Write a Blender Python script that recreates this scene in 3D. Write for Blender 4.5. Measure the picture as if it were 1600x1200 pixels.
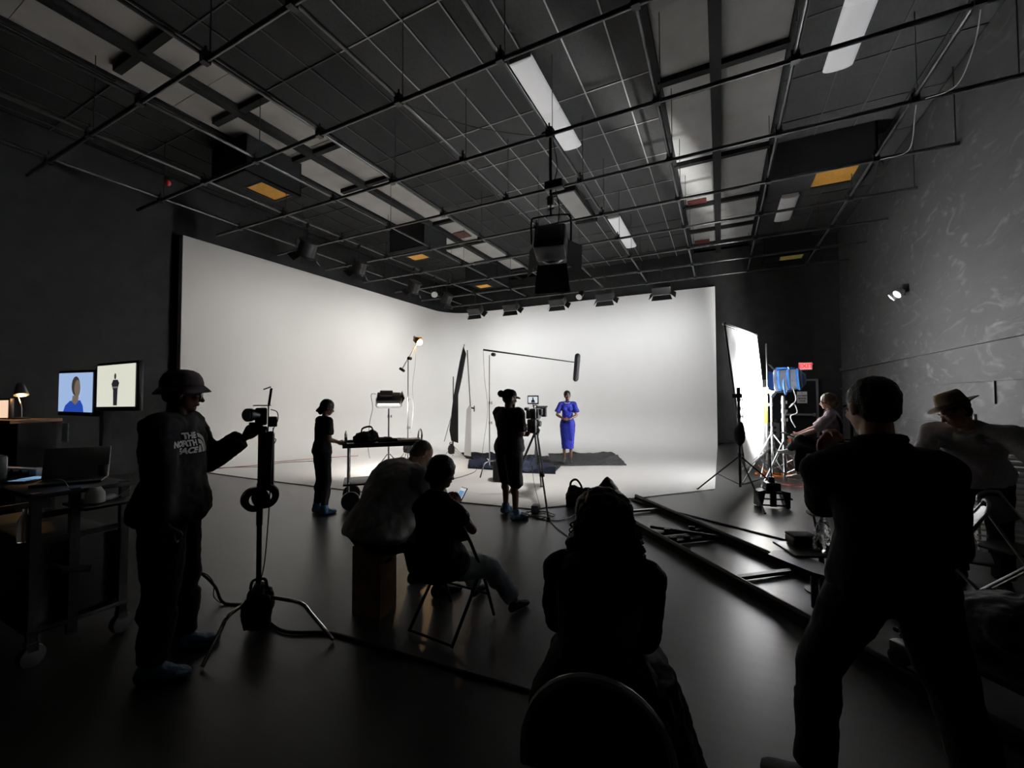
import bpy, bmesh, math, random
from math import sin, cos, tan, pi, radians, atan2, sqrt
from mathutils import Vector, Matrix, Quaternion
import mathutils

for o in list(bpy.data.objects):
    bpy.data.objects.remove(o, do_unlink=True)
scene = bpy.context.scene
COL = scene.collection
V = Vector

# ------------------------------------------------------------------ camera
YAW, PITCH, ROLL, FPX, CAMH = radians(26.61), radians(1.714), radians(-0.156), 650.0, 1.62
_f = V((-sin(YAW) * cos(PITCH), cos(YAW) * cos(PITCH), sin(PITCH)))
_r0 = V((cos(YAW), sin(YAW), 0)); _u0 = _r0.cross(_f)
_r = cos(ROLL) * _r0 + sin(ROLL) * _u0
_u = -sin(ROLL) * _r0 + cos(ROLL) * _u0
CAMP = V((0, 0, CAMH))
cd = bpy.data.cameras.new('camera'); cam = bpy.data.objects.new('camera', cd); COL.objects.link(cam)
cd.sensor_width = 36.0; cd.sensor_fit = 'HORIZONTAL'; cd.lens = 36.0 * FPX / 1600.0
cd.clip_start = 0.05; cd.clip_end = 100
m3 = Matrix((_r, _u, -_f)).transposed()
cam.matrix_world = Matrix.Translation(CAMP) @ m3.to_4x4()
scene.camera = cam

# ------------------------------------------------------------------ world, exposure
w = bpy.data.worlds.new('world'); scene.world = w; w.use_nodes = True
w.node_tree.nodes['Background'].inputs[0].default_value = (0, 0, 0, 1)
w.node_tree.nodes['Background'].inputs[1].default_value = 0.0
scene.view_settings.view_transform = 'Standard'; scene.view_settings.look = 'None'
scene.view_settings.gamma = 1.0; scene.view_settings.use_curve_mapping = False
scene.view_settings.exposure = 0.0

# stage lamps: each stands inside the lamp housing that is built further down
def spot(name, loc, target, watts, size=70, blend=1.0, rad=0.25, col=(1, 1, 1)):
    l = bpy.data.lights.new(name, 'SPOT'); l.energy = watts; l.spot_size = radians(size); l.spot_blend = blend
    l.shadow_soft_size = rad; l.color = col
    o = bpy.data.objects.new(name, l); COL.objects.link(o); o.location = loc
    o.rotation_euler = (V(target) - V(loc)).to_track_quat('-Z', 'Y').to_euler(); return o
def area(name, loc, target, watts, sx, sy, col=(1, 1, 1), spread=180):
    l = bpy.data.lights.new(name, 'AREA'); l.shape = 'RECTANGLE'; l.size = sx; l.size_y = sy; l.energy = watts; l.color = col
    l.spread = radians(spread)
    o = bpy.data.objects.new(name, l); COL.objects.link(o); o.location = loc
    o.rotation_euler = (V(target) - V(loc)).to_track_quat('-Z', 'Y').to_euler(); return o
def point(name, loc, watts, rad, col=(1, 1, 1)):
    l = bpy.data.lights.new(name, 'POINT'); l.energy = watts; l.shadow_soft_size = rad; l.color = col
    o = bpy.data.objects.new(name, l); COL.objects.link(o); o.location = loc; return o

WARM, COOL = (1, .95, .88), (.96, .98, 1.0)
BACK_LAMPS = [-8.2, -6.7, -4.92, -3.29, -1.55]           # hung on the pipe in front of the back wall
for i, x in enumerate(BACK_LAMPS):
    area('back_wall_lamp', (x, 13.49, 4.645), (x, 15.7, 1.6), [34, 27, 20, 23, 38][i], .48, .26, COOL, 170)
SIDE_LAMPS = [(-8.29, 6.25), (-8.29, 7.75), (-8.29, 9.9), (-8.29, 11.6)]
for i, (x, y) in enumerate(SIDE_LAMPS):
    area('side_wall_lamp', (x - .19, y + .045, 4.66), (-10.6, y + .5, 1.4), [13, 19, 32, 47][i], .30, .30, (1, .985, .94), 170)
HANG = V((-2.19, 5.66, 3.85))                            # the big lamp on the telescopic hanger
spot('hanging_lamp_light', (-2.262, 5.99, 3.71), (-3.9, 8.2, 0.0), 420, 88, 1.0, .12, (1, .97, .93))

# pixel -> place helpers (pixel of the 1600 x 1200 photograph gives a direction, the plane gives the distance)
def ray(x, y): return _f + _r * ((x - 800) / FPX) - _u * ((y - 600) / FPX)
def Zp(x, y, z=0.0): d = ray(x, y); return CAMP + d * ((z - CAMH) / d.z)
def Xp(x, y, X): d = ray(x, y); return CAMP + d * (X / d.x)
def Yp(x, y, Y): d = ray(x, y); return CAMP + d * (Y / d.y)
def Dp(x, y, dep): return CAMP + ray(x, y) * dep

# ------------------------------------------------------------------ materials
MATS = {}
def mat(name, col, rough=.6, metal=0.0, var=0.0, scale=8.0, bump=0.0, bscale=60.0, spec=.5, emit=None, es=0.0, sheen=0.0, trans=0.0, alpha=None):
    m = bpy.data.materials.new(name); m.use_nodes = True; nt = m.node_tree; b = nt.nodes['Principled BSDF']
    b.inputs['Base Color'].default_value = (*col, 1); b.inputs['Roughness'].default_value = rough
    b.inputs['Metallic'].default_value = metal; b.inputs['Specular IOR Level'].default_value = spec
    if sheen: b.inputs['Sheen Weight'].default_value = sheen
    if trans: b.inputs['Transmission Weight'].default_value = trans
    if alpha is not None: b.inputs['Alpha'].default_value = alpha
    if emit: b.inputs['Emission Color'].default_value = (*emit, 1); b.inputs['Emission Strength'].default_value = es
    tc = nt.nodes.new('ShaderNodeTexCoord')
    if var:
        n = nt.nodes.new('ShaderNodeTexNoise'); n.inputs['Scale'].default_value = scale; n.inputs['Detail'].default_value = 6
        nt.links.new(tc.outputs['Object'], n.inputs['Vector'])
        r = nt.nodes.new('ShaderNodeValToRGB')
        r.color_ramp.elements[0].position = .3; r.color_ramp.elements[1].position = .7
        r.color_ramp.elements[0].color = (*[max(0, c * (1 - var)) for c in col], 1)
        r.color_ramp.elements[1].color = (*[min(1, c * (1 + var)) for c in col], 1)
        nt.links.new(n.outputs['Fac'], r.inputs['Fac']); nt.links.new(r.outputs['Color'], b.inputs['Base Color'])
    if bump:
        n2 = nt.nodes.new('ShaderNodeTexNoise'); n2.inputs['Scale'].default_value = bscale; n2.inputs['Detail'].default_value = 4
        nt.links.new(tc.outputs['Object'], n2.inputs['Vector'])
        bp = nt.nodes.new('ShaderNodeBump'); bp.inputs['Strength'].default_value = bump; bp.inputs['Distance'].default_value = .01
        nt.links.new(n2.outputs['Fac'], bp.inputs['Height']); nt.links.new(bp.outputs['Normal'], b.inputs['Normal'])
    MATS[name] = m; return m
def nodes_of(m): nt = m.node_tree; return nt, nt.nodes, nt.links, nt.nodes['Principled BSDF']

mat('cyc', (.80, .79, .775), .75, var=.012, scale=1.2, bump=.02, bscale=30)
mat('wall_black', (.015, .015, .015), .8, spec=.15, var=.25, scale=3, bump=.15, bscale=12)
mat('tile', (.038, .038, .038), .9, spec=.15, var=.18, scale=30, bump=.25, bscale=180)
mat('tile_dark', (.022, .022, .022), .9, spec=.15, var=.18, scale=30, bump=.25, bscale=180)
mat('bay_pale', (.44, .43, .41), .8, var=.10, scale=2.2, bump=.1, bscale=8)
mat('troffer_lens', (.86, .86, .87), .35, var=.03, scale=3, emit=(.96, .97, 1), es=.26)
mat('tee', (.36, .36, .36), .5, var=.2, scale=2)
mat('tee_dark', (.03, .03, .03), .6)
mat('bay', (.38, .38, .37), .8, var=.10, scale=2.2, bump=.1, bscale=8)
mat('beam', (.012, .012, .012), .8, spec=.15)
mat('pipe', (.09, .09, .092), .32, .85, var=.25, scale=5)
mat('black_metal', (.018, .018, .019), .45, .3)
mat('black_matte', (.012, .012, .013), .85, spec=.15)
mat('black_plastic', (.02, .02, .021), .4)
mat('black_cloth', (.014, .014, .015), .9, spec=.15, bump=.3, bscale=40, sheen=.1)
mat('chrome', (.82, .82, .83), .16, 1.0)
mat('steel', (.45, .45, .46), .32, 1.0)
mat('alu', (.62, .62, .62), .35, .9)
mat('white_metal', (.78, .78, .78), .4)
mat('white_paper', (.8, .8, .78), .8)
mat('lens_white', (.86, .86, .87), .35, var=.03, scale=3)
mat('filter_orange', (.92, .45, .08), .9, var=.1, scale=25, bump=.4, bscale=90)
mat('filter_yellow', (.72, .62, .16), .9, var=.1, scale=25, bump=.4, bscale=90)
mat('dark_red', (.09, .015, .012), .6)
mat('red', (.55, .04, .03), .5)
mat('skin_dark', (.10, .045, .026), .5, var=.08, scale=12)
mat('skin_light', (.50, .27, .18), .5, var=.06, scale=12)
mat('skin_mid', (.27, .135, .085), .5, var=.06, scale=12)
mat('hair_black', (.008, .007, .007), .45, spec=.15, bump=.4, bscale=120)
mat('hair_brown', (.030, .014, .009), .45, spec=.15, bump=.5, bscale=120)
mat('hair_blond', (.11, .065, .035), .5, bump=.5, bscale=100)
mat('hair_grey', (.16, .12, .10), .6, bump=.4, bscale=120)
mat('tee_black', (.012, .012, .013), .9, spec=.15, bump=.15, bscale=300)
mat('shirt_grey', (.48, .48, .46), .85, var=.05, scale=20, bump=.15, bscale=250)
mat('shirt_heather', (.42, .42, .43), .9, var=.25, scale=120, bump=.2, bscale=250)
mat('shirt_pink', (.46, .36, .40), .8, var=.1, scale=40, bump=.15, bscale=250)
mat('vest_grey', (.45, .45, .45), .8)
mat('denim', (.38, .43, .48), .9, spec=.15, var=.18, scale=25, bump=.3, bscale=280)
mat('trouser_dark', (.013, .013, .015), .9, spec=.15, bump=.2, bscale=250)
mat('dress_blue', (.013, .018, .21), .55, spec=.15, var=.08, scale=10, bump=.1, bscale=200)
mat('cover_blue', (.06, .16, .30), .6, var=.2, scale=25, bump=.6, bscale=40)
mat('shoe_black', (.012, .012, .012), .75, spec=.15)
mat('shoe_white', (.7, .7, .7), .5)
mat('pearl', (.85, .82, .76), .2)
mat('eye_white', (.75, .73, .70), .2)
mat('eye_dark', (.01, .006, .004), .15)
mat('lips', (.25, .07, .06), .4)
mat('felt_tan', (.33, .24, .15), .9, bump=.3, bscale=120)
mat('felt_dark', (.05, .035, .025), .9, spec=.15, bump=.3, bscale=120)
mat('hat_grey', (.10, .085, .085), .9, var=.1, scale=30, bump=.2, bscale=200)
mat('wood_box', (.40, .21, .07), .55, var=.3, scale=9, bump=.1, bscale=30)
mat('wood_desk', (.30, .15, .06), .5, var=.25, scale=8)
mat('cable_black', (.012, .012, .012), .5)
mat('cable_orange', (.85, .22, .03), .5)
mat('cable_red', (.35, .05, .04), .5)
mat('cable_white', (.5, .5, .5), .5)
mat('blanket_blue', (.012, .015, .027), .95, spec=.15, bump=.5, bscale=50)
mat('cloth_black', (.010, .010, .010), .95, spec=.15, bump=.4, bscale=30)
mat('lamp_blue', (.045, .16, .45), .35, .2)
mat('lamp_silver', (.42, .46, .52), .35, .6)
mat('yellow_paint', (.65, .45, .03), .4)
mat('glass_clear', (.9, .92, .92), .05, trans=1.0)
mat('plastic_clear', (.75, .76, .76), .12, trans=.85)
mat('bulb', (1, .8, .5), .4, emit=(1, .62, .22), es=26)
mat('led_face', (1, .9, .8), .5, emit=(1, .90, .82), es=5)
mat('exit_face', (.8, .3, .3), .4, emit=(1, .25, .25), es=1.05)
mat('exit_red', (.7, .03, .03), .4, emit=(1, .04, .06), es=.7)
mat('emergency_lens', (.9, .9, .9), .3, emit=(1, 1, 1), es=2.2)
mat('screen_off', (.006, .006, .008), .15)
mat('tape_white', (.8, .8, .8), .6)

# floor: dark grey painted floor with a satin sheen, roller streaks and scuffs
m = mat('floor', (.085, .085, .083), .42, spec=.9); nt, N, Lk, B = nodes_of(m)
tc = N.new('ShaderNodeTexCoord')
mp = N.new('ShaderNodeMapping'); mp.inputs['Scale'].default_value = (1, 5.5, 1); mp.inputs['Rotation'].default_value = (0, 0, radians(-10))
Lk.new(tc.outputs['Object'], mp.inputs['Vector'])
n1 = N.new('ShaderNodeTexNoise'); n1.inputs['Scale'].default_value = 3.0; n1.inputs['Detail'].default_value = 8; n1.inputs['Roughness'].default_value = .65
Lk.new(mp.outputs['Vector'], n1.inputs['Vector'])
n2 = N.new('ShaderNodeTexNoise'); n2.inputs['Scale'].default_value = .8; n2.inputs['Detail'].default_value = 3
Lk.new(tc.outputs['Object'], n2.inputs['Vector'])
r = N.new('ShaderNodeValToRGB'); r.color_ramp.elements[0].position = .25; r.color_ramp.elements[1].position = .8
r.color_ramp.elements[0].color = (.034, .034, .033, 1); r.color_ramp.elements[1].color = (.054, .054, .052, 1)
Lk.new(n1.outputs['Fac'], r.inputs['Fac']); Lk.new(r.outputs['Color'], B.inputs['Base Color'])
mr = N.new('ShaderNodeMapRange'); mr.inputs['To Min'].default_value = .31; mr.inputs['To Max'].default_value = .37
Lk.new(n2.outputs['Fac'], mr.inputs['Value']); Lk.new(mr.outputs['Result'], B.inputs['Roughness'])
bp = N.new('ShaderNodeBump'); bp.inputs['Strength'].default_value = .10; bp.inputs['Distance'].default_value = .004
Lk.new(n1.outputs['Fac'], bp.inputs['Height']); Lk.new(bp.outputs['Normal'], B.inputs['Normal'])

# right wall: dark grey plaster with paler trowel smears
m = mat('wall_plaster', (.05, .05, .05), .75, spec=.2); nt, N, Lk, B = nodes_of(m)
tc = N.new('ShaderNodeTexCoord')
mp = N.new('ShaderNodeMapping'); mp.inputs['Rotation'].default_value = (radians(35), 0, 0); mp.inputs['Scale'].default_value = (1, .55, 1.3)
Lk.new(tc.outputs['Object'], mp.inputs['Vector'])
n1 = N.new('ShaderNodeTexNoise'); n1.inputs['Scale'].default_value = 1.1; n1.inputs['Detail'].default_value = 7; n1.inputs['Distortion'].default_value = 1.2
Lk.new(mp.outputs['Vector'], n1.inputs['Vector'])
n2 = N.new('ShaderNodeTexNoise'); n2.inputs['Scale'].default_value = 2.3; n2.inputs['Detail'].default_value = 9; n2.inputs['Distortion'].default_value = 2.2
Lk.new(mp.outputs['Vector'], n2.inputs['Vector'])
r1 = N.new('ShaderNodeValToRGB'); r1.color_ramp.elements[0].position = .3; r1.color_ramp.elements[1].position = .75
r1.color_ramp.elements[0].color = (.028, .028, .028, 1); r1.color_ramp.elements[1].color = (.042, .042, .042, 1)
r2 = N.new('ShaderNodeValToRGB'); r2.color_ramp.elements[0].position = .56; r2.color_ramp.elements[1].position = .78
r2.color_ramp.elements[0].color = (0, 0, 0, 1); r2.color_ramp.elements[1].color = (.075, .075, .075, 1)
Lk.new(n1.outputs['Fac'], r1.inputs['Fac']); Lk.new(n2.outputs['Fac'], r2.inputs['Fac'])
mx = N.new('ShaderNodeMix'); mx.data_type = 'RGBA'; mx.blend_type = 'ADD'; mx.inputs['Factor'].default_value = 1
Lk.new(r1.outputs['Color'], mx.inputs['A']); Lk.new(r2.outputs['Color'], mx.inputs['B']); Lk.new(mx.outputs['Result'], B.inputs['Base Color'])
bp = N.new('ShaderNodeBump'); bp.inputs['Strength'].default_value = .5; bp.inputs['Distance'].default_value = .02
Lk.new(n2.outputs['Fac'], bp.inputs['Height']); Lk.new(bp.outputs['Normal'], B.inputs['Normal'])

# diffusion silk: light passes through the cloth
m = mat('silk', (.92, .93, .95), .8); nt, N, Lk, B = nodes_of(m)
tr = N.new('ShaderNodeBsdfTranslucent'); tr.inputs['Color'].default_value = (.92, .93, .95, 1)
df = N.new('ShaderNodeBsdfDiffuse'); df.inputs['Color'].default_value = (.85, .86, .88, 1)
ms = N.new('ShaderNodeMixShader'); ms.inputs['Fac'].default_value = .6
Lk.new(df.outputs[0], ms.inputs[1]); Lk.new(tr.outputs[0], ms.inputs[2])
Lk.new(ms.outputs[0], N['Material Output'].inputs['Surface'])

# ------------------------------------------------------------------ mesh collector
def frame(d, up=None):
    d = V(d).normalized(); up = V(up) if up is not None else V((0, 0, 1))
    if abs(d.dot(up.normalized())) > .98: up = V((0, 1, 0)) if abs(d.y) < .9 else V((1, 0, 0))
    x = up.cross(d).normalized(); y = d.cross(x).normalized()
    return x, y, d
class MB:
    def __init__(s): s.v = []; s.f = []
    def add(s, vs, fs):
        b = len(s.v); s.v += [tuple(v) for v in vs]; s.f += [tuple(b + i for i in f) for f in fs]; return s
    def box(s, c, size, rot=None, taper=None):
        c = V(c); hx, hy, hz = [k / 2 for k in size]; tx, ty = taper or (1, 1)
        vs = [V((x * hx * (tx if z > 0 else 1), y * hy * (ty if z > 0 else 1), z * hz)) for z in (-1, 1) for y in (-1, 1) for x in (-1, 1)]
        if rot is not None: vs = [rot @ v for v in vs]
        return s.add([c + v for v in vs], [(0, 2, 3, 1), (4, 5, 7, 6), (0, 1, 5, 4), (2, 6, 7, 3), (0, 4, 6, 2), (1, 3, 7, 5)])
    def bbox(s, c, size, rot=None, bev=.01):
        """box with chamfered edges"""
        bm = bmesh.new(); bmesh.ops.create_cube(bm, size=1.0)
        for v in bm.verts: v.co = V((v.co.x * size[0], v.co.y * size[1], v.co.z * size[2]))
        bmesh.ops.bevel(bm, geom=list(bm.edges), offset=min(bev, min(size) * .45), segments=2, profile=.5, affect='EDGES')
        bm.verts.index_update(); vs = [v.co.copy() for v in bm.verts]; fs = [[v.index for v in f.verts] for f in bm.faces]; bm.free()
        if rot is not None: vs = [rot @ v for v in vs]
        return s.add([V(c) + v for v in vs], fs)
    def bar(s, p0, p1, w, h, up=None):
        p0, p1 = V(p0), V(p1); x, y, d = frame(p1 - p0, up); L = (p1 - p0).length
        return s.box((p0 + p1) / 2, (w, h, L), Matrix((x, y, d)).transposed())
    def cyl(s, p0, p1, r0, r1=None, seg=12, caps=True):
        p0, p1 = V(p0), V(p1); r1 = r0 if r1 is None else r1; x, y, d = frame(p1 - p0)
        vs = []
        for p, r in ((p0, r0), (p1, r1)):
            vs += [p + (x * cos(2 * pi * k / seg) + y * sin(2 * pi * k / seg)) * r for k in range(seg)]
        fs = [(k, (k + 1) % seg, seg + (k + 1) % seg, seg + k) for k in range(seg)]
        if caps: fs += [tuple(range(seg - 1, -1, -1)), tuple(range(seg, 2 * seg))]
        return s.add(vs, fs)
    def tube(s, pts, r, seg=8, closed=False, caps=True, ry=None):
        pts = [V(p) for p in pts]; n = len(pts); rs = r if isinstance(r, (list, tuple)) else [r] * n
        vs = []; up = None; prevx = None
        for i, p in enumerate(pts):
            if closed: t = pts[(i + 1) % n] - pts[i - 1]
            else: t = pts[min(i + 1, n - 1)] - pts[max(i - 1, 0)]
            if t.length < 1e-9: t = V((0, 0, 1))
            t.normalize()
            if prevx is None: x, y, _ = frame(t)
            else:
                x = prevx - t * prevx.dot(t)
                if x.length < 1e-6: x, y, _ = frame(t)
                x.normalize(); y = t.cross(x)
            prevx = x
            vs += [p + (x * cos(2 * pi * k / seg) + y * sin(2 * pi * k / seg) * (ry or 1)) * rs[i] for k in range(seg)]
        fs = []
        for i in range(n if closed else n - 1):
            a, b = i * seg, ((i + 1) % n) * seg
            fs += [(a + k, a + (k + 1) % seg, b + (k + 1) % seg, b + k) for k in range(seg)]
        if caps and not closed: fs += [tuple(range(seg - 1, -1, -1)), tuple((n - 1) * seg + k for k in range(seg))]
        return s.add(vs, fs)
    def lathe(s, prof, c=(0, 0, 0), axis=(0, 0, 1), seg=20, close=False):
        c = V(c); x, y, d = frame(axis); vs = []
        for r, h in prof:
            vs += [c + d * h + (x * cos(2 * pi * k / seg) + y * sin(2 * pi * k / seg)) * max(r, 1e-4) for k in range(seg)]
        fs = []; n = len(prof)
        for i in range(n if close else n - 1):
            a, b = i * seg, ((i + 1) % n) * seg
            fs += [(a + k, a + (k + 1) % seg, b + (k + 1) % seg, b + k) for k in range(seg)]
        if not close: fs += [tuple(range(seg - 1, -1, -1)), tuple((n - 1) * seg + k for k in range(seg))]
        return s.add(vs, fs)
    def ell(s, c, r, rot=None, seg=16, rings=10):
        c = V(c); vs = []; r = (r, r, r) if not isinstance(r, (tuple, list)) else r
        for i in range(1, rings):
            t = pi * i / rings
            for k in range(seg):
                v = V((r[0] * sin(t) * cos(2 * pi * k / seg), r[1] * sin(t) * sin(2 * pi * k / seg), -r[2] * cos(t)))
                vs.append(c + (rot @ v if rot is not None else v))
        b = V((0, 0, -r[2])); t_ = V((0, 0, r[2]))
        vs += [c + (rot @ b if rot is not None else b), c + (rot @ t_ if rot is not None else t_)]
        nb = (rings - 1) * seg; fs = []
        for i in range(rings - 2):
            fs += [(i * seg + k, i * seg + (k + 1) % seg, (i + 1) * seg + (k + 1) % seg, (i + 1) * seg + k) for k in range(seg)]
        fs += [(nb, (k + 1) % seg, k) for k in range(seg)]
        fs += [(nb + 1, (rings - 2) * seg + k, (rings - 2) * seg + (k + 1) % seg) for k in range(seg)]
        return s.add(vs, fs)
    def cap(s, p0, p1, r0, r1, seg=12):
        """tapered capsule"""
        p0, p1 = V(p0), V(p1); d = p1 - p0; L = d.length; prof = []
        for i in range(5): a = pi / 2 * i / 4; prof.append((r0 * sin(a), -r0 * cos(a)))
        for i in range(5): a = pi / 2 * i / 4; prof.append((r1 * cos(a), L + r1 * sin(a)))
        return s.lathe(prof, p0, d if L > 1e-6 else (0, 0, 1), seg)
    def loft(s, secs, seg=20, power=2.3):
        """secs: (centre, x axis, y axis, rx, ry)"""
        vs = []
        for c, x, y, rx, ry in secs:
            for k in range(seg):
                a = 2 * pi * k / seg; ca, sa = cos(a), sin(a)
                vs.append(V(c) + V(x) * rx * math.copysign(abs(ca) ** (2 / power), ca) + V(y) * ry * math.copysign(abs(sa) ** (2 / power), sa))
        fs = []; n = len(secs)
        for i in range(n - 1):
            a, b = i * seg, (i + 1) * seg
            fs += [(a + k, a + (k + 1) % seg, b + (k + 1) % seg, b + k) for k in range(seg)]
        fs += [tuple(range(seg - 1, -1, -1)), tuple((n - 1) * seg + k for k in range(seg))]
        return s.add(vs, fs)
    def prism(s, poly, z0, z1, M=None):
        n = len(poly); vs = [V((p[0], p[1], z0)) for p in poly] + [V((p[0], p[1], z1)) for p in poly]
        if M is not None: vs = [M @ v for v in vs]
        return s.add(vs, [tuple(range(n - 1, -1, -1)), tuple(range(n, 2 * n))] + [(k, (k + 1) % n, n + (k + 1) % n, n + k) for k in range(n)])

def fix_normals(me):
    bm = bmesh.new(); bm.from_mesh(me); bmesh.ops.recalc_face_normals(bm, faces=bm.faces); bm.to_mesh(me); bm.free()
def shade(me, ang=40):
    me.shade_smooth() if hasattr(me, 'shade_smooth') else None
    if ang < 179 and hasattr(me, 'set_sharp_from_angle'): me.set_sharp_from_angle(angle=radians(ang))
def mesh_of(mb, name, flip=True, ang=40):
    me = bpy.data.meshes.new(name); me.from_pydata(mb.v, [], mb.f); me.validate()
    if flip: fix_normals(me)
    shade(me, ang); return me
def M_of(root):
    M = Matrix.Translation(root.location) @ root.rotation_euler.to_matrix().to_4x4()
    return M
def thing(name, label, cat, loc=(0, 0, 0), rz=0.0, group=None):
    o = bpy.data.objects.new(name, None); COL.objects.link(o); o.location = loc; o.rotation_euler = (0, 0, rz)
    o.empty_display_size = .1; o['label'] = label; o['category'] = cat
    if group: o['group'] = group
    return o
def root_of(o):
    while o.parent: o = o.parent
    return o
def part(name, mb, m, parent, world=False, label=None, ang=40):
    """a part given in its thing's own coordinates, or in world coordinates"""
    me = mb if isinstance(mb, bpy.types.Mesh) else mesh_of(mb, name, ang=ang)
    if world: me.transform(M_of(root_of(parent)).inverted())
    if not me.materials: me.materials.append(MATS[m])
    o = bpy.data.objects.new(name, me); COL.objects.link(o); o.parent = parent
    if label: o['label'] = label
    return o
def solo(name, mb, m, label, cat, group=None, base=None, ang=40):
    """a thing that is one mesh, vertices in world coordinates"""
    me = mb if isinstance(mb, bpy.types.Mesh) else mesh_of(mb, name, ang=ang)
    if base is None:
        xs = [v.co for v in me.vertices]; base = V((sum(c.x for c in xs) / len(xs), sum(c.y for c in xs) / len(xs), min(c.z for c in xs)))
    me.transform(Matrix.Translation(-V(base)))
    me.materials.append(MATS[m]); o = bpy.data.objects.new(name, me); COL.objects.link(o); o.location = base
    o['label'] = label; o['category'] = cat
    if group: o['group'] = group
    return o
def struct(name, mb, m, ang=40, label=None, parent=None):
    me = mb if isinstance(mb, bpy.types.Mesh) else mesh_of(mb, name, ang=ang)
    me.materials.append(MATS[m]); o = bpy.data.objects.new(name, me); COL.objects.link(o)
    if parent: o.parent = parent
    else: o['kind'] = 'structure'
    if label: o['label'] = label
    return o
def copy_tree(o, parent=None):
    c = o.copy(); COL.objects.link(c); c.parent = parent
    for ch in o.children: copy_tree(ch, c)
    return c
def bez(p, n=16):
    """smooth polyline through points"""
    p = [V(q) for q in p]; out = []
    for i in range(len(p) - 1):
        a, b, c, d = p[max(i - 1, 0)], p[i], p[i + 1], p[min(i + 2, len(p) - 1)]
        for k in range(n):
            t = k / n; out.append(.5 * ((2 * b) + (c - a) * t + (2 * a - 5 * b + 4 * c - d) * t * t + (3 * b - a - 3 * c + d) * t ** 3))
    return out + [p[-1]]
def text_mesh(txt, size, depth=.004, align='CENTER', bold=0.0, spacing=1.0):
    cu = bpy.data.curves.new('t', 'FONT'); cu.body = txt; cu.size = size; cu.extrude = depth; cu.align_x = align; cu.align_y = 'CENTER'; cu.offset = bold
    cu.space_line = spacing
    o = bpy.data.objects.new('t', cu); COL.objects.link(o)
    dg = bpy.context.evaluated_depsgraph_get(); me = bpy.data.meshes.new_from_object(o.evaluated_get(dg))
    bpy.data.objects.remove(o); bpy.data.curves.remove(cu); return me
# ================================================================== THE ROOM
XR, XL, YB, YF, ZC, ZG = 3.37, -11.35, 16.1, -3.2, 6.72, 5.5
struct('floor', MB().box(((XR + XL) / 2, (YB + YF) / 2, -.1), (XR - XL + .6, YB - YF + .6, .2)), 'floor', label='dark grey painted studio floor')
struct('wall_right', MB().box((XR + .15, (YB + YF) / 2, ZC / 2), (.3, YB - YF, ZC)), 'wall_plaster', label='dark grey plastered wall')
struct('wall_back', MB().box(((XR + XL) / 2, YB + .15, ZC / 2), (XR - XL + .6, .3, ZC)), 'wall_black', label='black painted back wall')
struct('wall_left', MB().box((XL - .15, (YB + YF) / 2, ZC / 2), (.3, YB - YF, ZC)), 'wall_black', label='black painted side wall')
struct('wall_front', MB().box(((XR + XL) / 2, YF - .15, ZC / 2), (XR - XL + .6, .3, ZC)), 'wall_black', label='black painted wall')

# rails along the right wall
struct('trim_1', MB().box((XR - .03, 9.0, 2.41), (.06, 14.2, .10)), 'wall_plaster', parent=None)
struct('trim_2', MB().box((XR - .02, 9.0, 1.84), (.04, 14.2, .05)), 'wall_plaster')
struct('trim_3', MB().box((XR - .012, 9.0, 1.15), (.024, 14.2, .03)), 'wall_plaster')
struct('trim_4', MB().cyl((XR - .015, 8.05, 1.84), (XR - .015, 8.05, 1.50), .012), 'black_metal')
struct('baseboard_back', MB().box((1.6, YB - .012, .06), (3.4, .024, .12)), 'black_matte')
struct('baseboard_right', MB().box((XR - .012, 6.5, .06), (.024, 19, .12)), 'black_matte')

# ---- white cyclorama: floor, cove and two walls in one sweep
CXL, CYB, CXR, CH, CR, CC = -11.05, 15.76, -0.113, 5.37, 1.0, 1.25
path = [((CXL, 5.10), (1, 0))]
for k in range(1, 20): path.append(((CXL, 5.10 + (CYB - CC - 5.10) * k / 20), (1, 0)))
for k in range(0, 13):
    a = pi / 2 * k / 12; path.append(((CXL + CC - CC * cos(a), CYB - CC + CC * sin(a)), (cos(a), -sin(a))))
for k in range(1, 21): path.append(((CXL + CC + (CXR - CXL - CC) * k / 20, CYB), (0, -1)))
prof = [(CR, .015)] + [(CR - CR * sin(pi / 2 * k / 12), .015 + CR - CR * cos(pi / 2 * k / 12)) for k in range(1, 13)] + [(0, z) for z in (2, 3, 4, CH)] + [(-.16, CH), (-.16, 0.0), (CR, 0.0)]
mb = MB(); vs = []; fs = []; np_ = len(prof)
for (px, py), (nx, ny) in path:
    for d, z in prof: vs.append((px + nx * d, py + ny * d, z))
for i in range(len(path) - 1):
    for k in range(np_):
        a, b = i * np_ + k, i * np_ + (k + 1) % np_; fs.append((a, b, b + np_, a + np_))
fs += [tuple(range(np_)), tuple(reversed(range((len(path) - 1) * np_, len(path) * np_)))]
mb.add(vs, fs)
# floor sheet of the cyclorama with its taped front edge
inner = [(px + nx * CR, py + ny * CR) for (px, py), (nx, ny) in path]
front = [(CXR, 8.05), (-1.49, 6.50), (-1.95, 6.0), (-2.44, 5.50), (-4.2, 5.30), (-6.42, 5.17), (-8.5, 5.10)]
poly = [(CXL + CR, 5.10)] + inner[1:] + front
mb.prism(poly, 0.0, .015)
struct('cyclorama', mb, 'cyc', ang=60, label='white cyclorama with curved corner and painted floor')

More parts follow.
